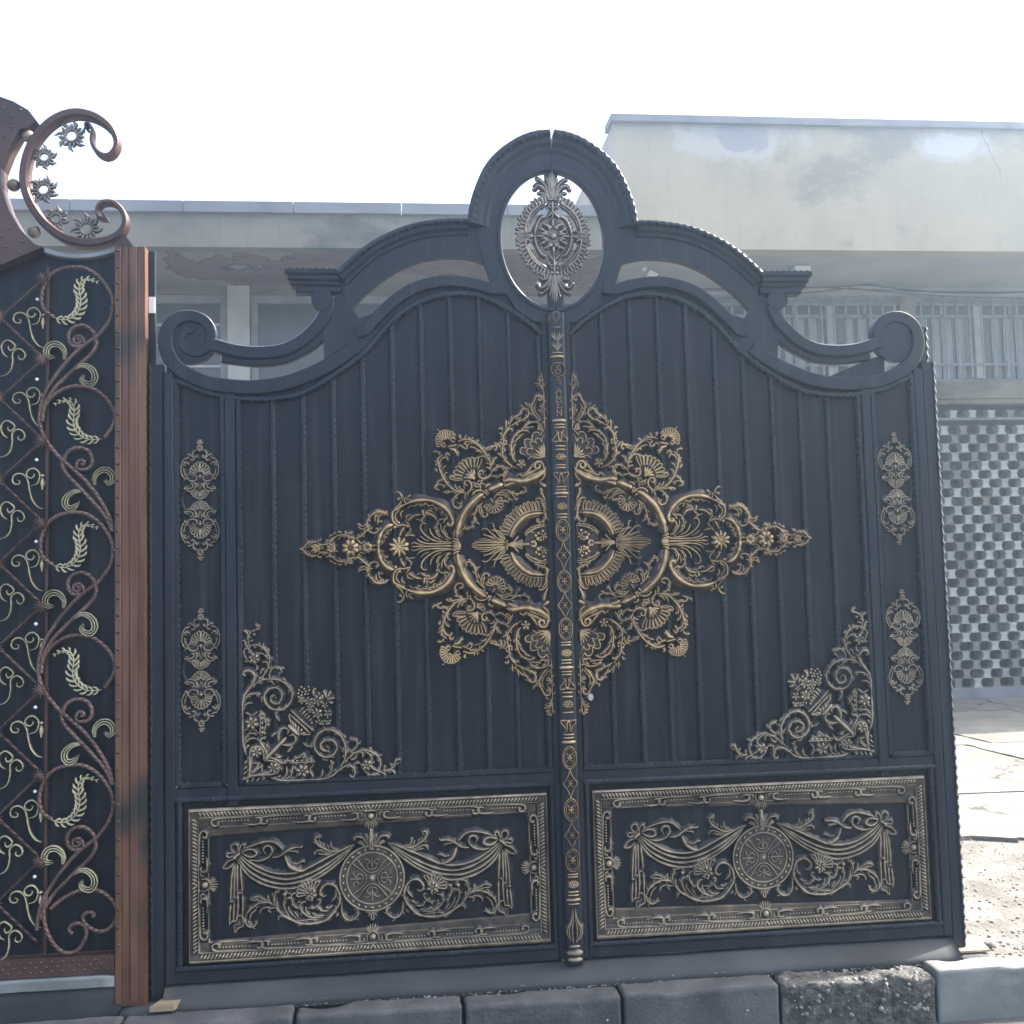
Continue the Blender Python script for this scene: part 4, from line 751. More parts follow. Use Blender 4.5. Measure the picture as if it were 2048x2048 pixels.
    # ornaments
    for dz in (1.749, 1.139):
        ornament('side_ornament', 'sidemed', [lambda a, z, i=i, j=j, dz=dz: (1.3155+i*(a-0.004), dz+j*(z-0.0015)) for i in (1, -1) for j in (1, -1)], -0.002, M['pewter'], root)
        mb = MB(); sweep(mb, [(1.312+0.068*cos(2*pi*i/36), dz+0.068*sin(2*pi*i/36)) for i in range(36)], band_prof(0.014, -0.006, 0.004), closed=True); mb.build('side_ring', P, root)
    ornament('star_ornament', 'star', [lambda a, z, j=j: (a, 1.563+j*z) for j in (1, -1)], -0.0185, M['gold'], root)
    ornament('corner_ornament', 'corner', [lambda a, z: (1.168+a, 0.740+z)], -0.013, M['pewter'], root)
    k = [g for g in ('leaf', 'flower15', 'flower16', 'flower17', 'diag')]
    co = [c for c in root.children if c.name.startswith('corner_ornament')][-1]
    for g in TR['corner']:
        if g in ('leaf', 'diag') or (g.startswith('flower') and g in CORNER_SYM):
            mb = MB(); strokes(mb, parse(TR['corner'][g]), lambda a, z: (1.168-z, 0.740-a), -0.013, 1.35, lf=random.Random(5) if g == 'leaf' else None)
            mb.build(gname(g), M['pewter'], co, True)
    # lower relief: swag, medallion, border
    sw = ornament('swag_ornament', 'swag', [lambda a, z, i=i: (0.722+i*a, 0.387+z) for i in (1, -1)], -0.002, M['pewter'], root)
    cxm, czm, R = 0.7215, 0.3805, 0.114
    def ring(rr, w, y, nm):
        mb = MB(); pts = [(cxm+rr*cos(2*pi*i/48), czm+rr*sin(2*pi*i/48)) for i in range(48)]
        sweep(mb, pts, [(-w/2, y), (-w*0.36, y-w*0.5), (0, y-w*0.7), (w*0.36, y-w*0.5), (w/2, y)], closed=True, gold=[0.0, 0.55, 1.0, 0.55, 0.0]); return mb.build(nm, M['pewter'], sw, True)
    ring(R, 0.009, -0.008, 'medallion_rim'); ring(R*0.79, 0.008, -0.008, 'medallion_rim')
    mb = MB(); plate(mb, [(cxm+R*cos(2*pi*i/48), czm+R*sin(2*pi*i/48)) for i in range(48)], -0.009, 0.003, 0.40); mb.build('medallion_disc', M['pewter'], sw)
    mb = MB()
    for i in range(26):
        a = 2*pi*(i+0.5)/26
        c = (cxm+R*0.9*cos(a), czm+R*0.9*sin(a)); dome(mb, c, 0.006, -0.009, 0.006, seg=6)
        bead(mb, [(c[0]-0.009*sin(a+0.5), c[1]+0.009*cos(a+0.5)), c], 0.004, 1, -0.009)
    mb.build('leaf_wreath', M['pewter'], sw, True)
    mb = MB(); dome(mb, (cxm, czm), 0.010, -0.010); dome(mb, (cxm, czm), 0.016, -0.009, 0.003)
    for q in range(4):
        ca, sa = cos(q*pi/2), sin(q*pi/2)
        def rr(x, z): return (cxm+R*0.79*(x*ca-z*sa), czm+R*0.79*(x*sa+z*ca))
        bead(mb, [rr(*t) for t in ((0.0, 0.22), (0.18, 0.27), (0.36, 0.44), (0.56, 0.72), (0.68, 0.70), (0.72, 0.56), (0.44, 0.36), (0.27, 0.18), (0.22, 0))], 0.0045, 3, -0.009)
        for e in (1, -1):
            bead(mb, [rr(e*x, z) for x, z in ((0.0, 0.34), (0.14, 0.38), (0.20, 0.52), (0.10, 0.60), (0.06, 0.52))], 0.0045, 0, -0.009)
            bead(mb, [rr(e*x, z) for x, z in ((0.02, 0.58), (0.14, 0.70), (0.26, 0.74), (0.28, 0.64))], 0.0045, 0, -0.009)
        bead(mb, [rr(0, 0.36), rr(0, 0.86)], 0.006, 1, -0.009)
    mb.build('cross_tracery', M['pewter'], sw, True)
    A0, A1, Z0, Z1 = 0.084, 1.360, 0.122, 0.654
    bd = None
    corner = [(A0, Z0), (A1, Z0), (A1, Z1), (A0, Z1)]
    mb = MB(); sweep(mb, corner, [(0.0, 0.004), (0.0, -0.020), (0.006, -0.023), (0.010, -0.018), (0.030, -0.014), (0.034, -0.011), (0.066, -0.008), (0.070, -0.002), (0.070, 0.004)], closed=True, gold=[0.0, 0.6, 0.85, 0.35, 0.36, 0.34, 0.42, 0.5, 0.0]); bd = mb.build('panel_border', M['pewter'], root)
    for q in range(4):
        (x0, z0), (x1, z1) = corner[q], corner[(q+1) % 4]
        L = hypot(x1-x0, z1-z0); ux, uz = (x1-x0)/L, (z1-z0)/L; nx, nz = -uz, ux
        def at(u, o): return (x0+ux*u+nx*o, z0+uz*u+nz*o)
        mb = MB(); mid = L/2; nd_ = int((L-0.07)/0.0125)
        for i in range(nd_):
            u = 0.035+(L-0.07)*(i+0.5)/nd_; sl = 0.006 if u < mid else -0.006
            bead(mb, [at(u-sl, 0.012), at(u, 0.02), at(u+sl, 0.030)], 0.0105, 1, -0.014, 0.009)
        mb.build('rope_edge', M['pewter'], bd, True)
        mb = MB(); bead(mb, [at(0.034, 0.033), at(L*0.5, 0.033), at(L-0.034, 0.033)], 0.006, 3, -0.011, 0.006)
        bead(mb, [at(0.066, 0.067), at(L*0.5, 0.067), at(L-0.066, 0.067)], 0.004, 3, -0.007, 0.004)
        npairs = 3 if L > 1 else 1; half = mid-0.055-0.075
        for e in (1, -1):
            for k2 in range(npairs):
                seg = half/npairs; u0 = 0.055+k2*seg+0.03
                def bt(du, o): 
                    u = u0+du
                    return at(u if e > 0 else L-u, o)
                bead(mb, [bt(0.010, 0.054), bt(0.018, 0.050), bt(0.016, 0.060), bt(0.004, 0.063), bt(-0.006, 0.054), bt(0.0, 0.041), bt(0.030, 0.037), bt(seg*0.8, 0.037)], 0.0100, 0, -0.010, 0.010)
                bead(mb, [bt(seg*0.86, 0.044), bt(seg*0.93, 0.040), bt(seg*0.99, 0.046), bt(seg*0.97, 0.060), bt(seg*0.80, 0.064), bt(seg*0.62, 0.060)], 0.0100, 0, -0.010, 0.010)
                nb = max(3, int(seg*0.62/0.0105))
                for i in range(nb): dome(mb, bt(0.030+seg*0.60*i/nb, 0.048), 0.0046, -0.009, 0.007, seg=6)
        mb.build('scroll_row', M['pewter'], bd, True)
        mb = MB()
        dome(mb, at(mid, 0.055), 0.014, -0.010, 0.014); bead(mb, [at(mid-0.020, 0.042), at(mid-0.019, 0.06), at(mid, 0.074), at(mid+0.019, 0.06), at(mid+0.020, 0.042)], 0.006, 3, -0.009)
        for i in range(7):
            a = (i-3)*0.42
            bead(mb, [at(mid+0.012*sin(a), 0.070), at(mid+0.026*sin(a), 0.070+0.012+0.020*cos(a))], 0.007, 1, -0.006)
        for e in (1, -1): bead(mb, [at(mid+e*0.036, 0.052), at(mid+e*0.030, 0.045), at(mid+e*0.040, 0.040), at(mid+e*0.050, 0.050), at(mid+e*0.040, 0.062)], 0.007, 0, -0.009)
        bead(mb, [at(mid-0.022, 0.034), at(mid+0.022, 0.034)], 0.010, 3, -0.011)
        mb.build('border_crest', M['pewter'], bd, True)
    SX = 1.0
    return root
leafL = build_leaf(-1.0, 'left leaf of the dark blue-grey gate, bearing the long gilded centre bar')
leafR = build_leaf(1.0, 'right leaf of the dark blue-grey gate with gold half star')
def hang(mb, name, mat, parent, smooth=True): return mb.build(name, mat, parent, smooth)
# centre bar on the left leaf
mb = MB(); c8 = [(-0.034, 0.0), (-0.034, -0.028), (-0.030, -0.038), (-0.022, -0.043), (0.022, -0.043), (0.030, -0.038), (0.034, -0.028), (0.034, 0.0)]
def column(mb, c, z0, z1):
    n = len(c); mb.add([(x, y, z) for z in (z0, z1) for x, y in c], [(i, (i+1) % n, n+(i+1) % n, n+i) for i in range(n)] + [tuple(range(n-1, -1, -1)), tuple(range(n, 2*n))])
column(mb, c8, 0.045, 2.432)
bar = mb.build('centre_bar', M['paint'], leafL)
YB_ = -0.0435
def half_round(z, h, r, nm='band', mat=None):
    mb = MB(); vs = []; fs = []; gs = []
    prof = ((-h/2, 0.85, 0.0), (-h*0.3, 1.0, 0.7), (0, 1.06, 1.0), (h*0.3, 1.0, 0.7), (h/2, 0.85, 0.0))
    for i in range(11):
        a = pi*i/10
        for dz, k, g in prof: vs.append((r*k*cos(a), -0.012-(0.036*k+ (r-0.030))*sin(a)**0.8 if 0 < i < 10 else -0.012, z+dz)); gs.append(g)
        if i: fs += [((i-1)*5+j, i*5+j, i*5+j+1, (i-1)*5+j+1) for j in range(4)]
    mb.add(vs, fs, gs); mb.build(nm, mat or M['gold'], bar, True)
LET = {'S': ['0.85,0.8 0.6,1 0.25,0.9 0.2,0.68 0.5,0.52 0.82,0.35 0.75,0.1 0.4,0 0.12,0.2'], 'A': ['0.08,0 0.5,1', '0.5,1 0.92,0', '0.25,0.35 0.75,0.35', '0,0 0.22,0', '0.78,0 1,0'],
       'M': ['0.12,0 0.15,1', '0.15,1 0.5,0.25', '0.5,0.25 0.85,1', '0.85,1 0.88,0', '0,0 0.26,0', '0.74,0 1,0'], 'E': ['0.2,0 0.2,1', '0.1,1 0.85,1', '0.2,0.52 0.7,0.52', '0.1,0 0.88,0', '0.88,0 0.9,0.2', '0.85,1 0.87,0.82'],
       'N': ['0.15,0 0.15,1', '0.15,1 0.85,0', '0.85,0 0.85,1', '0.02,0 0.28,0', '0.02,1 0.18,1', '0.72,1 0.98,1']}
for nm, zz in BARSEQ:
    z = zz/1000.0; mb = MB()
    if nm == 'band': half_round(z, 0.008, 0.030)
    elif nm == 'bandb': half_round(z, 0.015, 0.033, 'thick_band')
    elif nm == 'line': half_round(z, 0.006, 0.028)
    elif nm == 'ros':
        for i in range(10):
            a = 2*pi*i/10; bead(mb, [(0.006*cos(a), z+0.005*sin(a)), (0.021*cos(a), z+0.015*sin(a))], 0.008, 1, YB_)
        dome(mb, (0, z), 0.006, YB_-0.003); hang(mb, 'rosette', M['gold'], bar)
    elif nm in ('oval', 'dia'):
        if nm == 'oval': o1 = [(0.025*cos(2*pi*i/24), z+0.040*sin(2*pi*i/24)) for i in range(25)]; o2 = [(0.018*cos(2*pi*i/24), z+0.033*sin(2*pi*i/24)) for i in range(25)]
        else:
            o1 = crom([(0, z+0.052), (0.008, z+0.025), (0.025, z), (0.008, z-0.025), (0, z-0.052), (-0.008, z-0.025), (-0.025, z), (-0.008, z+0.025), (0, z+0.052)], 3); o2 = None
        bead(mb, o1[::2] if nm == 'oval' else o1[::2], 0.0045, 3, YB_+0.002, 0.010)
        if o2: bead(mb, o2[::2], 0.003, 3, YB_+0.002, 0.008)
        k = 1.0 if nm == 'oval' else 0.75
        for i in range(4):
            a = pi/2*i; bead(mb, [(0.003*cos(a), z+0.004*sin(a)), (0.010*k*cos(a), z+0.012*k*sin(a))], 0.008*k, 1, YB_-0.002)
            a += pi/4; bead(mb, [(0.010*k*cos(a), z+0.012*k*sin(a)), (0.017*k*cos(a), z+0.024*k*sin(a))], 0.004, 1, YB_)
        dome(mb, (0, z), 0.004, YB_-0.004)
        hang(mb, 'oval_boss' if nm == 'oval' else 'lozenge_boss', M['gold'], bar)
    elif nm in ('vase', 'vase-'):
        f = 1 if nm == 'vase-' else -1
        for e in (1, -1):
            bead(mb, [(e*x, z+f*q) for x, q in ((0.012, 0.016), (0.018, 0.022), (0.026, 0.022), (0.026, 0.012), (0.014, -0.002), (0.010, -0.014), (0.018, -0.024))], 0.005, 0, YB_+0.004, 0.010)
            bead(mb, [(e*x, z+f*q) for x, q in ((0.004, 0.018), (0.006, 0.0), (0.005, -0.020))], 0.005, 0, YB_)
        dome(mb, (0, z+f*0.018), 0.006, YB_); bead(mb, [(-0.020, z+f*0.024), (0, z+f*0.020), (0.020, z+f*0.024)], 0.004, 0, YB_)
        hang(mb, 'vase_motif', M['gold'], bar)
    elif nm == 'S0':
        bead(mb, [(0.026*cos(2*pi*i/20), z+0.026*sin(2*pi*i/20)) for i in range(21)], 0.004, 3, YB_+0.001, 0.010)
        bead(mb, [(x, z+q) for x, q in ((0.010, 0.012), (0.004, 0.018), (-0.004, 0.012), (0.0, 0.002), (0.008, -0.004), (0.006, -0.014), (-0.004, -0.016), (-0.010, -0.008), (-0.004, -0.006))], 0.0045, 0, YB_)
        bead(mb, [(x, z+q) for x, q in ((0.004, 0.010), (0.010, 0.004), (0.004, 0.0), (-0.006, -0.002), (-0.012, -0.012))], 0.0035, 0, YB_)
        hang(mb, 'round_monogram', M['gold'], bar)
    elif nm[0] == 'L':
        w, h = (0.023, 0.0215)
        for st in LET[nm[1]]:
            bead(mb, [(-w/2+float(q.split(',')[0])*w, z-h/2+float(q.split(',')[1])*h) for q in st.split()], 0.0042, 3, YB_, 0.006, 1.15)
        hang(mb, 'letter', M['gold'], bar)
    elif nm == 'fle':
        for e in (1, -1):
            bead(mb, [(e*x, z+q) for x, q in ((0.0, 0.026), (0.010, 0.022), (0.011, 0.010), (0.004, -0.010), (0.0, -0.018))], 0.0045, 0, YB_+0.004)
            bead(mb, [(e*x, z+q) for x, q in ((0.012, 0.012), (0.024, 0.010), (0.028, -0.004), (0.026, -0.014))], 0.0045, 0, YB_+0.010, 0.010)
        hang(mb, 'trefoil', M['pewter'], bar)
    elif nm == 'anth':
        for zo, sc_ in ((0.0, 1.0), (-0.034, 0.75)):
            for i in range(-3, 4):
                a = i*0.42; bead(mb, [(0.004*i*0.4, z+zo-0.006), (0.018*sc_*sin(a), z+zo+0.010*sc_), (0.028*sc_*sin(a), z+zo+0.030*sc_*cos(a)+0.004)], 0.006, 1, YB_+0.003)
        bead(mb, [(0, z-0.044), (0, z+0.03)], 0.006, 1, YB_); hang(mb, 'anthemion', M['pewter'], bar)
    elif nm == 'tulip':
        for e in (1, -1):
            for k in (0.35, 0.75, 1.0): bead(mb, [(e*0.004, z-0.060), (e*0.024*k, z-0.040), (e*0.026*k, z-0.012), (e*0.012*k, z+0.018), (e*0.004, z+0.066)], 0.007, 1, YB_+0.004*k, 0.010)
        hang(mb, 'tulip_leaf', M['pewter'], bar)
    elif nm == 'base':
        for zb, hb, rb in ((z+0.016, 0.014, 0.029), (z-0.006, 0.026, 0.034), (z-0.030, 0.020, 0.033)): half_round(zb, hb, rb, 'foot_ring', M['pewter'])
# bars that hold the oval ornament and the ornament itself, carried by the left leaf
mb = MB(); mb.box(-0.024, 0.026, -0.012, 0.010, 2.905, 3.02); mb.build('hanger_bar', M['paint'], leafL)
mb = MB(); mb.box(-0.026, 0.034, -0.012, 0.010, 2.395, 2.52); mb.build('hanger_bar', M['paint'], leafL)
ornament('oval_ornament', 'crownmed', [lambda a, z, i=i, j=j: (0.0015+i*(a+0.0065), 2.730+j*(z-0.0123)) for i in (1, -1) for j in (1, -1)], -0.014, M['silver'], leafL)
# white keyhole cover on the right leaf
mb = MB(); plate(mb, [(0.088+0.010*cos(2*pi*i/16), 0.995+0.013*sin(2*pi*i/16)) for i in range(16)], -0.030, 0.004); mb.build('lock_barrel', M['steel'], leafR)
# ------------------------------------------------------------------ gate posts with wavy edges
def gate_post(s, label, ztop_front, back):
    global SX
    SX = s
    t = thing('gate_post', label, 'post', (s*1.47, 0.0, 0), 'posts of the dark double gate')
    mb = MB(); mb.bbox(1.442, 1.494, -0.014, 0.06, 0.0, ztop_front); mb.build('shaft', M['paint'], t)
    for a, y in ((1.487, -0.018), (1.450, -0.012)):
        mb = MB(); sweep(mb, rib_path([(a, ztop_front), (a, 0.02)], 0.006), [(-0.005, y+0.012), (-0.004, y), (0.0005, y-0.002), (0.0080, y+0.0045), (0.0080, y+0.014)], wave=(0.0024, 0.037, (2, 3, 4))); mb.build('twisted_edge', M['paint'], t)
    if back:
        mb = MB(); mb.bbox(1.452, 1.502, 0.0602, 0.13, 0.0, 2.40); mb.build('back_shaft', M['paint'], t)
        mb = MB(); sweep(mb, rib_path([(1.5025, 2.40), (1.5025, 0.02)], 0.006), [(-0.0015, 0.13), (-0.0015, 0.062), (0.0015, 0.0595), (0.0105, 0.068), (0.0105, 0.13)], wave=(0.0034, 0.037, (2, 3, 4))); mb.build('twisted_edge', M['paint'], t)
    SX = 1.0
    return t
gate_post(-1.0, 'dark gate post standing against the brown copper post', 2.245, False)
gate_post(1.0, 'dark gate post with wavy sunlit edge at the right end of the gate', 2.242, True)
# ------------------------------------------------------------------ neighbouring copper gate (cut by the left picture edge)
NB = {k: parse(s) for k, s in BR.items()}
ng = thing('copper_gate', 'copper-brown wrought iron gate with twisted scrolls at the left edge', 'gate', (-1.9, -0.03, 0))
YG = -0.03
XL = -3.1
# backing sheet with a hollowed top edge
arc = [(-1.605, 2.664), (-1.679, 2.645), (-1.748, 2.640), (-1.80, 2.646), (-1.852, 2.660), (-2.006, 2.590), (-2.133, 2.535)]
mb = MB(); plate(mb, [(XL, 0.18), (-1.603, 0.18)] + arc + [(XL, 2.10)], YG+0.030, YG+0.036); mb.build('backing_sheet', M['sheet'], ng)
mb = MB(); sweep(mb, resample(crom([(-1.605, 2.662), (-1.679, 2.643), (-1.748, 2.638), (-1.80, 2.644), (-1.852, 2.659)], 5), 0.01), band_prof(0.018, YG-0.004, YG+0.045, 0.003)); mb.build('sheet_rim', M['bars'], ng)
# rails and inner upright
def riveted(name, x0, x1, z0, z1, rows):
    mb = MB(); mb.bbox(x0, x1, YG-0.012, YG+0.04, z0, z1, 0.003); o = mb.build(name, M['copper'], ng)
    for r, (zr, ph) in enumerate(rows):
        x = x1-0.03-ph
        while x > max(x0, -2.3):
            b = MB(); dome(b, (x, zr), 0.0055, YG-0.012, 0.005, seg=8); b.build('rivet', M['copper'], o, True); x -= 0.035*2 if False else 0.036
    return o
riveted('bottom_rail', XL, -1.605, 0.115, 0.178, ((0.163, 0.0), (0.147, 0.018), (0.131, 0.0)))
mb = MB(); mb.box(-1.849, -1.839, YG+0.010, YG+0.028, 0.18, 2.60); mb.build('inner_bar', M['copper'], ng)
# corner post of the copper gate
def post_box(x0, x1, y0, y1, nm='post_face'):
    mb = MB(); mb.bbox(x0, x1, y0, y1, 0.0, 2.672, 0.003); return mb.build(nm, M['copperpost'], ng)
pf = post_box(-1.6045, -1.4985, YG-0.010, YG+0.060, 'post')
for x0, x1, dy in ((-1.6045, -1.583, -0.016), (-1.5815, -1.5565, -0.0135), (-1.555, -1.527, -0.0145), (-1.5255, -1.4985, -0.013)):
    mb = MB(); mb.bbox(x0, x1, YG+dy, YG-0.0105, 0.012, 2.670, 0.002); mb.build('post_fillet', M['copperpost'], pf)
z = 2.6558
while z > 0.2:
    b = MB(); dome(b, (-1.5935, z), 0.0062, YG-0.016, 0.006, seg=8); dome(b, (-1.5935, z), 0.003, YG-0.0215, 0.003, seg=6); b.build('rivet', M['copper'], pf, True); z -= 0.0597
mb = MB(); mb.bbox(-1.498, -1.474, YG+0.045, YG+0.070, 0.0, 2.672, 0.002); mb.build('side_plate', M['paint'], ng)
mb = MB(); mb.box(-1.4975, -1.4745, YG+0.040, YG+0.0445, 2.44, 2.50); mb.build('daylight_patch', M['white'], ng)  # white patch stands in for daylight seen through a gap
mb = MB(); plate(mb, [(-1.605, 2.672), (-1.539, 2.672), (-1.579, 2.728), (-1.600, 2.712)], YG-0.012, YG+0.03); mb.build('scroll_foot', M['copper'], ng)
# twisted scroll work
PA, PB = 0.887, 0.0
def rep(keys, dz):
    tf = lambda a, z_: (a, z_-dz)
    for k in keys:
        for w, mo, pts in NB[k]:
            p = [tf(*q) for q in pts]; b = MB()
            if k.startswith('rope'): rope(b, p, 0.0072, YG-0.004, 0.042); b.build('twisted_scroll', M['rod'], ng, False)
            elif k.startswith('curl'): rope(b, p, 0.006, YG-0.004, 0.03, step=0.005); b.build('scroll_end', M['rod'], ng, False)
            elif k.startswith('clamp'): bead(b, p, 0.026, 3, YG+0.008, 0.022); b.build('clamp', M['copper'], ng, False)
            elif k.startswith('wheat'):
                bead(b, p, 0.005, 0, YG-0.006, None, 1.2)
                pp = resample(crom(p, 6), 0.006); n = len(pp); nr = frames(pp)
                o = b.build('wheat_spray', M['palegold'], ng, True)
                step = 3
                for i in range(2, n-1, 3):
                    t = i/n; ln = (0.014+0.015*sin(pi*min(1, t*1.05+0.08))) if t < 0.7 else 0.013*(1.05-t)/0.35+0.004
                    tx, tz = nr[i][1], -nr[i][0]
                    for e in (1, -1):
                        lb = MB(); x, z_ = pp[i]
                        bead(lb, [(x, z_), (x+tx*ln*0.55+nr[i][0]*e*ln*0.55, z_+tz*ln*0.55+nr[i][1]*e*ln*0.55), (x+tx*ln*1.05+nr[i][0]*e*ln*0.62, z_+tz*ln*1.05+nr[i][1]*e*ln*0.62)], 0.0094*(0.35+ln*20), 1, YG-0.006, 0.004, 1.2)
                        lb.build('leaf', M['palegold'], o, True)
            elif k.startswith('comma'):
                pp = resample(crom(p, 6), 0.010); n = len(pp); nr = frames(pp)
                for q, (off, ww) in enumerate(((-1, 0.005), (0, 0.0055), (1, 0.005))):
                    pts2 = [(x+nr[i][0]*off*0.0075*(0.4+0.8*sin(pi*i/n)), z_+nr[i][1]*off*0.0075*(0.4+0.8*sin(pi*i/n))) for i, (x, z_) in enumerate(pp)]
                    bead(b, pts2[::2], ww, 0, YG-0.004, 0.008, 1.3)
                b.build('comma_leaf', M['palegold'], ng, True)
            else:
                bead(b, p, w, mo, YG+0.006, 0.010, 1.2); b.build('gilt_scroll', M['palegold'], ng, True)
rep(('ropeA', 'curlA', 'wheatA', 'commaA', 'clampA', 'ropeB', 'curlB', 'wheatB', 'commaB', 'clampB'), 0.0)
rep(('ropeA', 'curlA', 'wheatA', 'commaA', 'clampA', 'ropeB', 'curlB', 'wheatB', 'commaB', 'clampB'), PA)
rep(('ropeA', 'curlA', 'wheatA', 'commaA', 'clampA'), PA*2-0.004)
rep(('ropeC',), 0.0)
for k in range(8):
    if k: rep(('sscroll',), 0.2895*k)
    else: rep(('sscroll',), 0.0)
    rep(('sscroll2',), 0.2895*k)
    b = MB(); dome(b, (-1.876, 2.478-0.2895*k), 0.0065, YG-0.002, 0.008, seg=7); b.build('stud', M['white'], ng, True)
def star_node(x, z_, r=0.025, mat='rod'):
    b = MB()
    for i in range(12):
        a = 2*pi*i/12+0.2; bead(b, [(x, z_), (x+r*cos(a), z_+r*sin(a))], 0.008, 2, YG-0.012, 0.010, 1.05)
    b.build('star_node', M[mat], ng, True)
for k in range(8):
    zb = 2.5513-0.2925*k; zl = 2.4136-0.2925*k
    star_node(-1.8585, zb)
    if zl > 0.2: star_node(-2.003, zl)
    for (xa, za, xb, zb_) in ((-1.868, zb-0.008, -1.993, zl+0.012), (-1.993, zl-0.012, -1.868, zl-0.137)):
        if zb_ > 0.19:
            b = MB(); rope(b, [(xa, za), (xb, zb_)], 0.0056, YG+0.004, 0.036); b.build('lattice_bar', M['copper'], ng)
# top: riveted plate, C scroll, balls and suns
tp = NB[[k for k in NB if k.startswith('plate')][0]][0][2]
b = MB(); plate(b, tp, YG-0.030, YG+0.050); tpo = b.build('crest_plate', M['copper'], ng)
for i, (x, z_) in enumerate([(-1.93, 3.165), (-1.96, 3.10), (-2.0, 3.03), (-2.02, 2.95), (-2.02, 2.87), (-2.0, 2.79), (-1.965, 2.73), (-1.92, 2.68), (-1.96, 3.14), (-1.99, 3.17), (-1.985, 3.07), (-1.975, 2.66), (-1.99, 2.70), (-2.01, 3.11), (-1.93, 2.64)]):
    b = MB(); dome(b, (x, z_), 0.0055, YG-0.030, 0.005, seg=8); b.build('rivet', M['copper'], tpo, True)
cs = resample(crom(NB['cscroll'][0][2], 6), 0.008); n = len(cs); nr = frames(cs); b = MB(); vs = []; fs = []
for i, (x, z_) in enumerate(cs):
    t = i/(n-1); w = 0.0065+0.0245*min(1, t/0.25, (1-t)/0.28)
    for o, y in ((-0.5, 0.026), (-0.5, -0.018), (-0.3, -0.026), (0.3, -0.026), (0.5, -0.018), (0.5, 0.026)): vs.append((x+nr[i][0]*o*w, YG+y, z_+nr[i][1]*o*w))
    if i: fs += [((i-1)*6+j, (i-1)*6+(j+1) % 6, i*6+(j+1) % 6, i*6+j) for j in range(6)]
fs += [tuple(range(6)), tuple((n-1)*6+j for j in range(5, -1, -1))]
b.add(vs, fs); cso = b.build('crest_scroll', M['copper'], ng)
for w, mo, pts in NB['ball']:
    b = MB(); seg, rings = 16, 9; vs = []; fs = []; (x, z_), r = pts[0], w
    for i in range(rings+1):
        a = pi*i/rings
        for j in range(seg): vs.append((x+r*sin(a)*cos(2*pi*j/seg), YG+0.002+r*sin(a)*sin(2*pi*j/seg), z_+r*cos(a)))
        if i: fs += [((i-1)*seg+j, (i-1)*seg+(j+1) % seg, i*seg+(j+1) % seg, i*seg+j) for j in range(seg)]
    b.add(vs, fs, [0.75]*len(vs)); b.build('ball', M['pewter'], ng, True)
for q, (w, mo, pts) in enumerate(NB['sun']):
    b = MB(); (x, z_), R = pts[0], w; ri = R*0.38
    sweep(b, [(x+ri*cos(2*pi*i/28), z_+ri*sin(2*pi*i/28)) for i in range(28)], [(-0.005, YG+0.004), (-0.004, YG-0.004), (0, YG-0.006), (0.004, YG-0.004), (0.005, YG+0.004)], closed=True, gold=[0.2, 0.6, 0.9, 0.6, 0.2])
    o = b.build('sun_flower', M['silver'], ng, True)
    for i in range(15):
        a = 2*pi*i/15+q; ln = R*(1.06 if i % 2 else 0.82); bb = MB(); da = 0.22 if i % 2 else -0.14
        bead(bb, [(x+ri*cos(a), z_+ri*sin(a)), (x+(ri+ln)/2*cos(a-0.05), z_+(ri+ln)/2*sin(a-0.05)), (x+ln*cos(a+da), z_+ln*sin(a+da))], 0.0115, 1, YG+0.002, 0.006, 1.1)
        bb.build('petal', M['silver'], o, True)
# ------------------------------------------------------------------ buildings behind
FY, WY = 7.5, 9.0
bl = thing('building', 'long low building with pale fascia and peeling brown soffit behind the gate', 'building', (-5.0, 9.0, 0))
def bx(nm, mat, par, *a, sm=False):
    mb = MB(); mb.box(*a); return mb.build(nm, M[mat], par)
BX0, BX1 = -15.0, 1.90
fas = bx('fascia', 'plaster_l', bl, BX0, 1.858, FY, FY+0.18, 5.045, 5.40)
x = BX0
while x < 1.85:
    w = 1.12
    bx('coping_slab', 'coping', fas, x+0.004, min(x+w-0.004, 1.857), FY-0.055, FY+0.5, 5.4005, 5.515); x += w
bx('soffit', 'soffit', bl, BX0, 1.858, FY+0.182, WY, 5.06, 5.30)
bx('roof', 'coping', bl, BX0, 1.86, FY+0.50, 16.0, 5.305, 5.44)
bx('wall', 'plaster_l', bl, BX0, 1.86, WY+0.10, WY+0.35, -0.03, 3.80)
bx('wall', 'plaster_l', bl, BX0, 1.86, WY+0.02, WY+0.35, 4.96, 5.055)
bx('sill', 'coping', bl, BX0, 1.86, WY-0.05, WY+0.36, 3.801, 3.86)
col_x = [-14.0+2.335*k for k in range(7)]       # ... -2.325, 0.01
for cx_ in col_x:
    bx('column', 'whiteframe', bl, cx_-0.125, cx_+0.125, WY-0.03, WY+0.34, 3.862, 5.054)
for c0, c1 in zip(col_x, col_x[1:]+[1.86+0.125]):
    a0, a1 = c0+0.126, c1-0.126
    w = bx('window', 'frame', bl, a0, a1, WY+0.03, WY+0.10, 4.86, 4.955)
    bx('window_rail', 'frame', w, a0, a1, WY+0.03, WY+0.10, 3.862, 3.92)
    for xm in (a0+0.05, (a0+a1)/2-0.02, a1-0.05): bx('mullion', 'whiteframe' if abs(xm-(a0+a1)/2) < 0.2 else 'frame', w, xm-0.04, xm+0.04, WY+0.035, WY+0.095, 3.921, 4.859)
    m2 = (a0+a1)/2-0.02
    for q0, q1 in ((a0+0.0901, m2-0.0401), (m2+0.0401, a1-0.0901)):
        bx('pane', 'pane', w, q0, q1, WY+0.07, WY+0.078, 3.921, 4.859)
        if c0 < -3: 
            for zt in (4.12, 4.37, 4.61): bx('glazing_bar', 'whiteframe', w, q0, q1, WY+0.045, WY+0.069, zt-0.014, zt+0.014)
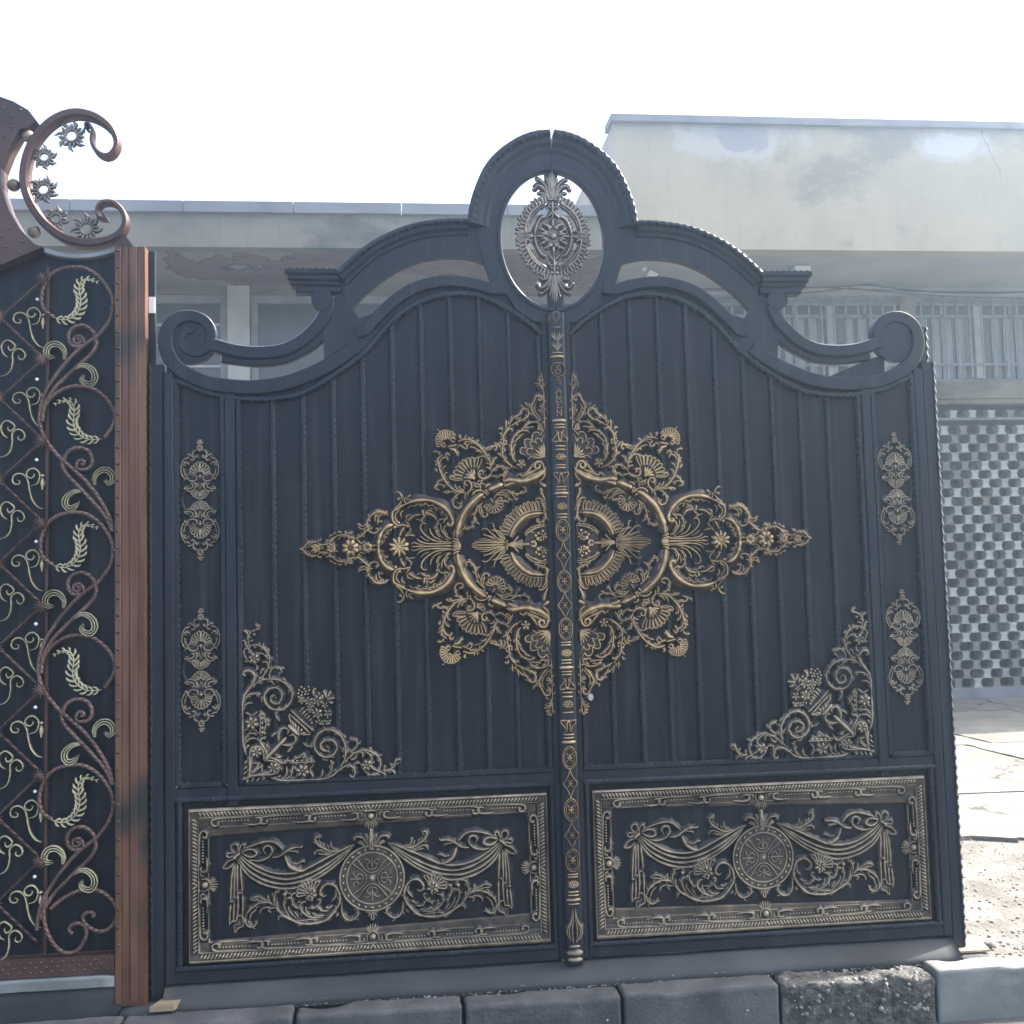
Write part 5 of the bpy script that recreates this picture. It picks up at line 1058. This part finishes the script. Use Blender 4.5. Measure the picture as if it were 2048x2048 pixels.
bx('back_room', 'screenback', bl, BX0, 1.86, WY+0.9, WY+1.0, 3.0, 5.05)
br = thing('building', 'taller plastered building with stained parapet and barred windows at the right', 'building', (6.0, 9.0, 0))
RX0, RX1 = 1.862, 13.0
par = bx('parapet', 'plaster', br, RX0, RX1, FY-0.002, FY+0.22, 5.06, 6.452)
bx('parapet_side', 'plaster', par, RX0, RX0+0.22, FY+0.2205, 14.0, 5.06, 6.452)
bx('parapet_coping', 'coping', par, RX0-0.035, RX1, FY-0.060, FY+0.30, 6.453, 6.53)
bx('soffit', 'soffit_r', br, RX0+0.001, RX1, FY+0.221, WY, 5.061, 5.20)
bx('roof', 'coping', br, RX0+0.23, RX1, FY+0.31, 14.0, 6.0, 6.1)
bx('lintel', 'soffit_r', br, RX0, RX1, WY-0.02, WY+0.3, 4.965, 5.06)
bx('sill_band', 'plaster_l', br, RX0, RX1, WY-0.03, WY+0.32, 3.66, 3.875)
rc = [1.98, 3.90, 5.82, 7.74, 9.66, 11.6]
for cx_ in rc: bx('column', 'plaster_l', br, cx_-0.10, cx_+0.10, WY-0.015, WY+0.3, 3.876, 4.964)
for c0, c1 in zip(rc, rc[1:]):
    a0, a1 = c0+0.101, c1-0.101; mid = (a0+a1)/2
    w = bx('window', 'frame', br, a0, a1, WY+0.10, WY+0.16, 4.90, 4.964)
    bx('window_rail', 'frame', w, a0, a1, WY+0.10, WY+0.16, 3.876, 3.93)
    bx('transom', 'frame', w, a0, a1, WY+0.11, WY+0.15, 4.71, 4.75)
    bx('mullion', 'whiteframe', w, mid-0.055, mid+0.055, WY+0.07, WY+0.165, 3.931, 4.899)
    for q0, q1 in ((a0, mid-0.056), (mid+0.056, a1)):
        qm = (q0+q1)/2
        for r0, r1 in ((q0, qm-0.02), (qm+0.02, q1)):
            bx('pane', 'pane', w, r0, r1, WY+0.135, WY+0.142, 3.931, 4.709)
            bx('pane', 'pane', w, r0, r1, WY+0.125, WY+0.132, 4.751, 4.899)
        bx('glazing_bar', 'frame', w, qm-0.0195, qm+0.0195, WY+0.11, WY+0.15, 3.931, 4.899)
    g = bx('window_grille', 'bars', br, a0, a1, WY+0.015, WY+0.035, 4.845, 4.870)
    bx('grille_rail', 'bars', g, a0, a1, WY+0.015, WY+0.035, 4.085, 4.110)
    k = 0; xb = a0+0.08
    while xb < a1-0.03:
        bx('grille_bar', 'bars', g, xb-0.012, xb+0.012, WY+0.0005, WY+0.0145, 3.93, 4.95)
        if xb+0.125 < a1 and not (xb+0.02 < mid+0.056 and xb+0.125 > mid-0.056): bx('pale_strip', 'pane_r', w, xb+0.022, xb+0.126, WY+0.112, WY+0.118, 3.935, 4.70)  # pale strips behind the bars, with dark stripes left between them
        xb += 0.158
# pierced block screen
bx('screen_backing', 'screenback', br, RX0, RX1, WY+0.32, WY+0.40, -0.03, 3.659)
bx('screen_base', 'coping', br, RX0, RX1, WY-0.03, WY+0.25, -0.03, 0.105)
bx('screen_head', 'coping', br, RX0, RX1, WY-0.01, WY+0.2, 3.395, 3.425)
scr = bx('screen_frame', 'plaster_l', br, RX0, RX1, WY+0.002, WY+0.2, 3.60, 3.659)
ph, pw = 0.1112, 0.25
def bow(w_mid, w_end, h, d):
    n = 6; L_ = []; R_ = []
    for i in range(n+1):
        t = -1+2*i/n; hw = w_mid/2+(w_end-w_mid)/2*(1-math.sqrt(max(0, 1-t*t*0.98)))*1.16
        R_.append((hw, t*h/2)); L_.append((-hw, t*h/2))
    poly = R_+L_[::-1]
    mb = MB(); plate(mb, poly, 0, d); return mb
proto = bow(0.078, 0.128, ph-0.002, 0.13)
bme = bpy.data.meshes.new('screen_block'); bme.from_pydata(proto.v, [], proto.f); bme.materials.append(M['block']); bme.update()
stuffb = MB(); cnt = 0
rng = random.Random(3)
for r in range(30):
    z0 = 0.16+r*ph - (0.0 if r < 30 else 0)
    if z0 > 3.36: z0 += 0.08
    kx = 0
    while True:
        x = RX0+0.12+kx*pw+(0.125 if r % 2 else 0.0); kx += 1
        if x > RX1-0.1: break
        if z0+ph/2 > 3.60: continue
        if 5.75 < x < 8.05:
            o = bpy.data.objects.new('screen_block', bme); COL.objects.link(o); o.parent = scr
            o.location = (x+rng.uniform(-0.004, 0.004), WY+0.02+rng.uniform(-0.008, 0.012), z0); cnt += 1
            o.rotation_euler = (rng.uniform(-0.01, 0.01), rng.uniform(-0.02, 0.02), rng.uniform(-0.03, 0.03))
            scr_fix = o
        else:
            stuffb.add([(vx+x, vy+WY+0.02, vz+z0) for vx, vy, vz in proto.v], proto.f)
for o in list(scr.children):
    pass
so = stuffb.build('far_screen_blocks', M['block'], scr); so['kind'] = 'stuff'
# brick bits behind some openings
for q in range(46):
    r = rng.randrange(0, 28); x = 5.9+rng.random()*1.9; z0 = 0.16+r*ph
    bx('filler_brick', 'coping' if rng.random() < 0.6 else 'block', scr, x-0.07, x+0.07, WY+0.16, WY+0.26, z0-0.045, z0+0.045)
# ------------------------------------------------------------------ fittings on the building
fl = thing('flood_light', 'white floodlight fixed under the grey soffit above the barred windows', 'lamp', (4.12, 8.1, 5.06))
mb = MB(); mb.bbox(4.03, 4.22, 8.03, 8.20, 4.985, 5.045, 0.01); mb.build('housing', M['white'], fl)
mb = MB(); mb.add([(4.02, 8.0, 4.90), (4.18, 8.0, 4.90), (4.23, 8.02, 4.984), (4.02, 8.02, 4.984), (4.02, 8.2, 4.93), (4.18, 8.2, 4.93), (4.23, 8.2, 4.984), (4.02, 8.2, 4.984)], [(0,1,2,3), (5,4,7,6), (4,0,3,7), (1,5,6,2), (3,2,6,7), (4,5,1,0)]); mb.build('lamp_head', M['white'], fl)
mb = MB(); mb.box(3.985, 4.0, 8.08, 8.12, 4.90, 5.06); mb.box(4.0005, 4.02, 8.09, 8.11, 4.94, 4.96); mb.build('bracket', M['frame'], fl)
cc_ = thing('security_camera', 'small white security camera under the soffit right of the oval', 'camera', (2.35, 8.2, 5.06))
mb = MB(); mb.bbox(2.29, 2.34, 8.17, 8.23, 5.02, 5.062, 0.008); mb.build('mount', M['white'], cc_)
ang = radians(-28)
def rot(px, pz, x, z_): return (px+(x-px)*cos(ang)-(z_-pz)*sin(ang), pz+(x-px)*sin(ang)+(z_-pz)*cos(ang))
mb = MB(); mb.box(2.35, 2.46, 8.15, 8.24, 4.985, 5.06); mb.v = [(rot(2.35, 5.02, x, z_)[0], y, rot(2.35, 5.02, x, z_)[1]-0.03) for x, y, z_ in mb.v]; mb.build('body', M['white'], cc_)
mb = MB(); mb.box(2.4605, 2.478, 8.16, 8.23, 4.995, 5.05); mb.v = [(rot(2.35, 5.02, x, z_)[0], y, rot(2.35, 5.02, x, z_)[1]-0.03) for x, y, z_ in mb.v]; mb.build('lens', M['dark'], cc_)
def tube(pts, r, name, label, grp):
    n = len(pts); vs = []; fs = []
    for i, p in enumerate(pts):
        for j in range(6): vs.append((p[0], p[1]+r*cos(j*pi/3), p[2]+r*sin(j*pi/3)))
        if i: fs += [((i-1)*6+j, (i-1)*6+(j+1) % 6, i*6+(j+1) % 6, i*6+j) for j in range(6)]
    mb = MB(); mb.add(vs, fs); return tag(mb.build(name, M['cable'], None, True), label, 'cable', grp)
def wire(x0, x1, z0, z1, sag, y): return [(x0+(x1-x0)*i/24, y, z0+(z1-z0)*i/24-sag*4*(i/24)*(1-i/24)) for i in range(25)]
tube(wire(1.9, 5.2, 5.01, 5.02, 0.05, 8.72)+wire(5.2, 8.2, 5.02, 5.04, 0.11, 8.72)[1:], 0.011, 'wall_cable', 'topmost black cable sagging under the grey soffit', 'cables under the soffit')
tube(wire(1.9, 4.6, 4.97, 5.00, 0.03, 8.76)+wire(4.6, 8.4, 5.00, 4.99, 0.05, 8.76)[1:], 0.009, 'wall_cable', 'middle black cable running straight under the grey soffit', 'cables under the soffit')
tube(wire(3.2, 5.0, 4.86, 5.00, 0.02, 8.80)+wire(5.0, 9.0, 5.00, 4.97, 0.10, 8.80)[1:], 0.008, 'wall_cable', 'lowest black cable rising from left to right under the soffit', 'cables under the soffit')
# ------------------------------------------------------------------ ground
def sheet(name, x0, x1, y0, y1, z, mat):
    mb = MB(); mb.add([(x0, y0, z), (x1, y0, z), (x1, y1, z), (x0, y1, z)], [(0, 1, 2, 3)]); return struct(mb.build(name, M[mat]))
road = sheet('road', -120, 120, -120, 120, -0.185, 'asphalt')
yard = sheet('yard_ground', -16, 40, 0.30, 16, -0.040, 'earth')
mb = MB(); mb.box(-16, 40, -0.075, 0.31, -0.184, -0.041); struct(mb.build('yard_edge', M['earth']))
rng = random.Random(11)
xs = [-7.0, -4.9, -2.8, -0.8, 1.1, 2.75, 4.3, 6.1, 7.9, 9.8, 11.8]; ys = [1.75, 3.1, 4.35, 5.25, 6.45, 7.7, 8.96]
for i in range(len(xs)-1):
    for j in range(len(ys)-1):
        g = 0.008; jx = 0.25 if j % 2 else 0
        x0, x1, y0, y1 = xs[i]+g+jx, xs[i+1]-g+jx, ys[j]+g, ys[j+1]-g
        mb = MB(); t = rng.uniform(-0.006, 0.006); n = 8
        ring_ = []
        for a, b, c, d in ((x0, y0, x1, y0), (x1, y0, x1, y1), (x1, y1, x0, y1), (x0, y1, x0, y0)):
            for k in range(n):
                q = k/n; ex = rng.uniform(-0.012, 0.012); ey = rng.uniform(-0.012, 0.012) + (0.22*noise.noise(Vector((a*1.7+q*3, 7.3, j))) if j == 0 and b == y0 and d == y0 else 0)
                ring_.append((a+(c-a)*q+ex, b+(d-b)*q+ey))
        m_ = len(ring_); cx_, cy_ = (x0+x1)/2, (y0+y1)/2
        top = [(x, y, -0.020+t+0.006*noise.noise(Vector((x*0.9, y*0.9, 3)))) for x, y in ring_]
        vs = top + [(x, y, -0.06) for x, y in ring_] + [(cx_, cy_, -0.018+t)]
        fs = [(k, (k+1) % m_, 2*m_) for k in range(m_)] + [(m_+k, m_+(k+1) % m_, (k+1) % m_, k) for k in range(m_)]
        mb.add(vs, fs); mb.build('yard_slab', M['yard'], yard)
# loose grit near the right post
rng = random.Random(5); mb = MB()
for i in range(9000):
    x = 1.55+rng.random()**1.3*3.2; y = 0.0+rng.random()**1.2*1.9
    r = 0.0022+0.009*rng.random()**7
    vs = []; a0 = rng.random()*6; e = rng.uniform(0.55, 1)
    for kk, hh in ((1, 0), (0.85, 0.5), (0.4, 0.8)):
        for j in range(6):
            a = 2*pi*j/6+a0; q = r*kk*rng.uniform(0.8, 1.15); vs.append((x+q*cos(a), y+q*e*sin(a), -0.0405+r*hh*rng.uniform(0.8, 1.1)))
    mb.add(vs, [(j, (j+1) % 6, 6+(j+1) % 6, 6+j) for j in range(6)]+[(6+j, 6+(j+1) % 6, 12+(j+1) % 6, 12+j) for j in range(6)]+[(12, 13, 14, 15, 16, 17)])
o = mb.build('loose_grit', M['grit'], None, True); o['kind'] = 'stuff'; o['label'] = 'loose grit and gravel on the ground beside the right post'; o['category'] = 'gravel'
# threshold slab under the gate
def rough_box(mb, x0, x1, y0, y1, z0, z1, nx, ny, nz, amp, rnd, seed, chip=0.0):
    idx = {}; vs = []
    def vert(i, j, k):
        key = (i, j, k)
        if key in idx: return idx[key]
        u, v, w = i/nx, j/ny, k/nz
        p = Vector((x0+(x1-x0)*u, y0+(y1-y0)*v, z0+(z1-z0)*w))
        # rounded top edges
        ey = min(v*(y1-y0), (1-v)*(y1-y0)); ez = (1-w)*(z1-z0); ex = min(u, 1-u)*(x1-x0)
        d = max(0, rnd-ez); e = max(0, rnd-ey); f_ = max(0, rnd-ex)
        if d > 0 and e > 0: p.z -= e*d/rnd*0.7
        if d > 0 and f_ > 0: p.z -= f_*d/rnd*0.7
        q = p*9+Vector((seed, 0, 0)); s = p*30+Vector((0, seed, 0))
        am = amp*(1+chip*max(0, 1-ez/0.05)*max(0, 1-min(ey, ex)/0.05)*4)
        nvec = Vector(noise.noise_vector(q))*am + Vector(noise.noise_vector(s))*am*0.5
        p += nvec
        if chip:
            h = noise.noise(p*6+Vector((seed*3, 1, 2)))
            if h > 0.12 and ez < 0.05 and ey < 0.06: p.z -= (h-0.12)*0.05*chip; p.y += (0.02 if v < 0.5 else -0.02)*(h-0.12)*chip
        idx[key] = len(vs); vs.append(tuple(p)); return idx[key]
    fs = []
    for i in range(nx):
        for j in range(ny):
            fs.append((vert(i, j, nz), vert(i+1, j, nz), vert(i+1, j+1, nz), vert(i, j+1, nz)))
    for i in range(nx):
        for k in range(nz):
            fs.append((vert(i, 0, k), vert(i+1, 0, k), vert(i+1, 0, k+1), vert(i, 0, k+1)))
            fs.append((vert(i+1, ny, k), vert(i, ny, k), vert(i, ny, k+1), vert(i+1, ny, k+1)))
    for j in range(ny):
        for k in range(nz):
            fs.append((vert(0, j+1, k), vert(0, j, k), vert(0, j, k+1), vert(0, j+1, k+1)))
            fs.append((vert(nx, j, k), vert(nx, j+1, k), vert(nx, j+1, k+1), vert(nx, j, k+1)))
    mb.add(vs, fs)
mb = MB(); rough_box(mb, -1.58, 1.56, -0.085, 0.45, -0.05, -0.001, 70, 10, 2, 0.0015, 0.006, 1.0); struct(mb.build('threshold_slab', M['sill'], None, True))
mb = MB(); prof = [(0.20, -0.03), (0.20, 0.046), (0.05, 0.050), (-0.015, 0.047), (-0.05, 0.024), (-0.088, 0.004), (-0.088, -0.03)]; vs = []; fs = []; nn = 60
for i in range(nn+1):
    x = -1.443+2.884*i/nn
    for j, (y, z_) in enumerate(prof): vs.append((x, y+0.003*noise.noise(Vector((x*3, j, 1))), z_+(0.004*noise.noise(Vector((x*4, j*2.0, 5))) if 0 < j < 6 else 0)))
    if i: fs += [((i-1)*7+j, (i-1)*7+(j+1) % 7, i*7+(j+1) % 7, i*7+j) for j in range(7)]
fs += [tuple(range(7)), tuple(nn*7+j for j in range(6, -1, -1))]
mb.add(vs, fs); struct(mb.build('gate_sill', M['sill'], None, True))
mb = MB(); rough_box(mb, -3.4, -1.607, -0.050, 1.4, 0.072, 0.1125, 40, 14, 3, 0.0015, 0.006, 2.0); struct(mb.build('neighbour_step', M['kerbclean'], None, True))
mb = MB(); rough_box(mb, -3.4, -1.585, -0.040, 1.4, -0.10, 0.0715, 40, 14, 4, 0.0015, 0.006, 2.5); struct(mb.build('neighbour_footing', M['sill'], None, True))
KX = [-3.3, -2.72, -2.14, -1.56, -0.985, -0.415, 0.135, 0.70, 1.275, 1.86, 2.44, 3.02]
KL = {5: 'plain grey kerb stone in front of the left leaf, left of the centre bar', 6: 'plain grey kerb stone below the foot of the centre bar, right of it', 7: 'worn kerb stone with exposed white pebbles in front of the right leaf', 8: 'clean pale kerb stone below the right gate post',
      4: 'dark kerb stone in front of the left half of the left leaf', 2: 'dark kerb stone in front of the copper gate, left of its post', 3: 'dark kerb stone in front of the copper post', 9: 'kerb stone at the far right beyond the pale one'}
for i in range(2, len(KX)-2):
    rough = i == 7; clean = i == 8
    mb = MB(); dz = {7: -0.004, 8: 0.010, 6: -0.002, 5: -0.006, 4: -0.003}.get(i, 0.0)
    rough_box(mb, KX[i]+0.007, KX[i+1]-0.007, -0.20, -0.087, -0.30, -0.012+dz, 46, 10, 16, 0.0045 if rough else 0.0006 if clean else 0.0010, 0.005, i*3.7, 0.8 if clean else 0.9 if rough else 0.6)
    ks = mb.build('kerb_stone', M['kerbrough' if rough else 'kerbclean' if clean else 'kerb'], None, True)
    tag(ks, KL[i], 'kerb', 'row of kerb stones')
    if i in (7, 5, 6):
        rg = random.Random(i); pb = MB(); npb = 420 if rough else 14
        for q in range(npb):
            x = rg.uniform(KX[i]+0.02, KX[i+1]-0.02); r = (0.0018+0.010*rg.random()**5)*(1 if rough else 0.6)
            if rg.random() < 0.6: y, z_ = -0.203, rg.uniform(-0.14, -0.02)
            else: y, z_ = rg.uniform(-0.20, -0.10), -0.016+dz
            seg = 8; vs = []; a0 = rg.uniform(0, 6); e = rg.uniform(0.6, 1.0)
            for k, (kk, hh) in enumerate(((1, 0), (0.75, 0.6))):
                for j in range(seg):
                    a = 2*pi*j/seg; u, v = r*kk*cos(a), r*kk*e*sin(a); u, v = u*cos(a0)-v*sin(a0), u*sin(a0)+v*cos(a0)
                    vs.append((x+u, y-r*hh*0.8, z_+v) if y == -0.203 else (x+u, y+v, z_+r*hh*0.8))
            vs.append((x, y-r*0.85, z_) if y == -0.203 else (x, y, z_+r*0.85))
            pb.add(vs, [(j, (j+1) % seg, seg+(j+1) % seg, seg+j) for j in range(seg)]+[(seg+j, seg+(j+1) % seg, 2*seg) for j in range(seg)])
        po = pb.build('pebbles', M['pebble'], ks, True); po['kind'] = 'stuff'
# odds and ends at the post feet
def slab_obj(name, label, cat, poly, z0, z1, mat):
    n = len(poly); mb = MB(); mb.add([(x, y, z1) for x, y in poly]+[(x, y, z0) for x, y in poly], [tuple(range(n)), tuple(range(2*n-1, n-1, -1))]+[(i, n+i, n+(i+1) % n, (i+1) % n) for i in range(n)])
    return tag(mb.build(name, M[mat]), label, cat)
slab_obj('wood_offcut', 'yellowish plank offcut lying at the foot of the left gate post', 'plank', [(-1.475, -0.115), (-1.395, -0.115), (-1.355, 0.02), (-1.425, 0.02)], 0.0, 0.018, 'wood')
slab_obj('base_plate', 'rusty steel base plate under the right gate post', 'plate', [(1.40, -0.055), (1.565, -0.055), (1.60, 0.12), (1.40, 0.12)], 0.0025, 0.0105, 'rust')

# grit washed into the joint between sill and kerb, and dry bits on the sill
rng = random.Random(21); mb = MB()
for i in range(1500):
    x = rng.uniform(-1.5, 1.9); y = rng.gauss(-0.092, 0.012); r = 0.0012+0.004*rng.random()**5; a0 = rng.random()*6
    if y < -0.19: continue
    zb = -0.001 if y > -0.087 else -0.016
    vs = [(x+r*kk*cos(2*pi*j/6+a0), y+r*kk*sin(2*pi*j/6+a0)*0.8, zb+r*hh) for kk, hh in ((1, 0), (0.7, 0.6)) for j in range(6)]
    mb.add(vs, [(j, (j+1) % 6, 6+(j+1) % 6, 6+j) for j in range(6)]+[(6, 7, 8, 9, 10, 11)])
o = mb.build('kerb_grit', M['grit'], None, True); o['kind'] = 'stuff'; o['label'] = 'fine grit lying in the joint behind the kerb stones'; o['category'] = 'grit'
# rocks and a bent wire beside the right post
rng = random.Random(9)
for k, (x, y, r, lb) in enumerate(((1.66, 0.12, 0.022, 'brown stone nearest the right gate post'), (1.80, 0.02, 0.016, 'small grey stone just behind the pale kerb'), (2.05, 0.30, 0.020, 'flat stone farther right on the gritty ground'))):
    mb = MB(); vs = []; fs = []
    for i in range(6):
        a = pi*i/5
        for j in range(8):
            q = r*(1+0.35*noise.noise(Vector((sin(a)*cos(j*pi/4)*1.7+k*5, sin(a)*sin(j*pi/4)*1.7, cos(a)*1.7))))
            vs.append((x+q*1.3*sin(a)*cos(j*pi/4), y+q*sin(a)*sin(j*pi/4), -0.030+q*0.7*cos(a)))
        if i: fs += [((i-1)*8+j, (i-1)*8+(j+1) % 8, i*8+(j+1) % 8, i*8+j) for j in range(8)]
    mb.add(vs, fs); tag(mb.build('stone', M['grit'], None, True), lb, 'stone', 'stones beside the right post')
mb = MB(); pts = [(2.10, 2.10, -0.02), (2.11, 2.10, 0.08), (2.115, 2.10, 0.155), (2.15, 2.11, 0.15), (2.26, 2.13, 0.115)]; vs = []; fs = []
for i, q in enumerate(pts):
    for j in range(6): vs.append((q[0]+0.004*cos(j*pi/3)*(0.4 if i > 2 else 1), q[1]+0.004*sin(j*pi/3), q[2]+(0.004*cos(j*pi/3) if i > 2 else 0)))
    if i: fs += [((i-1)*6+j, (i-1)*6+(j+1) % 6, i*6+(j+1) % 6, i*6+j) for j in range(6)]
mb.add(vs, fs); tag(mb.build('bent_wire', M['cable'], None, True), 'bent dark wire sticking out of the sunlit ground right of the gate', 'wire')
# ------------------------------------------------------------------ volume added to imitate a veil of lens glare
hz = MB(); hz.box(-125, 125, -125, 125, -1.3, 7.4)
ho = hz.build('glare_haze', M['white']); ho['kind'] = 'stuff'; ho['label'] = 'thin bright volume added to imitate lens glare'; ho['category'] = 'glare_haze'
hm = bpy.data.materials.new('glare_haze_air'); hm.use_nodes = True
hn = hm.node_tree.nodes; hn.clear()
pv = hn.new('ShaderNodeVolumePrincipled'); out = hn.new('ShaderNodeOutputMaterial')
pv.inputs['Color'].default_value = (0.60, 0.80, 1.0, 1)
pv.inputs['Density'].default_value = 0.0105
pv.inputs['Anisotropy'].default_value = 0.80
hm.node_tree.links.new(pv.outputs[0], out.inputs['Volume'])
ho.data.materials.clear(); ho.data.materials.append(hm)
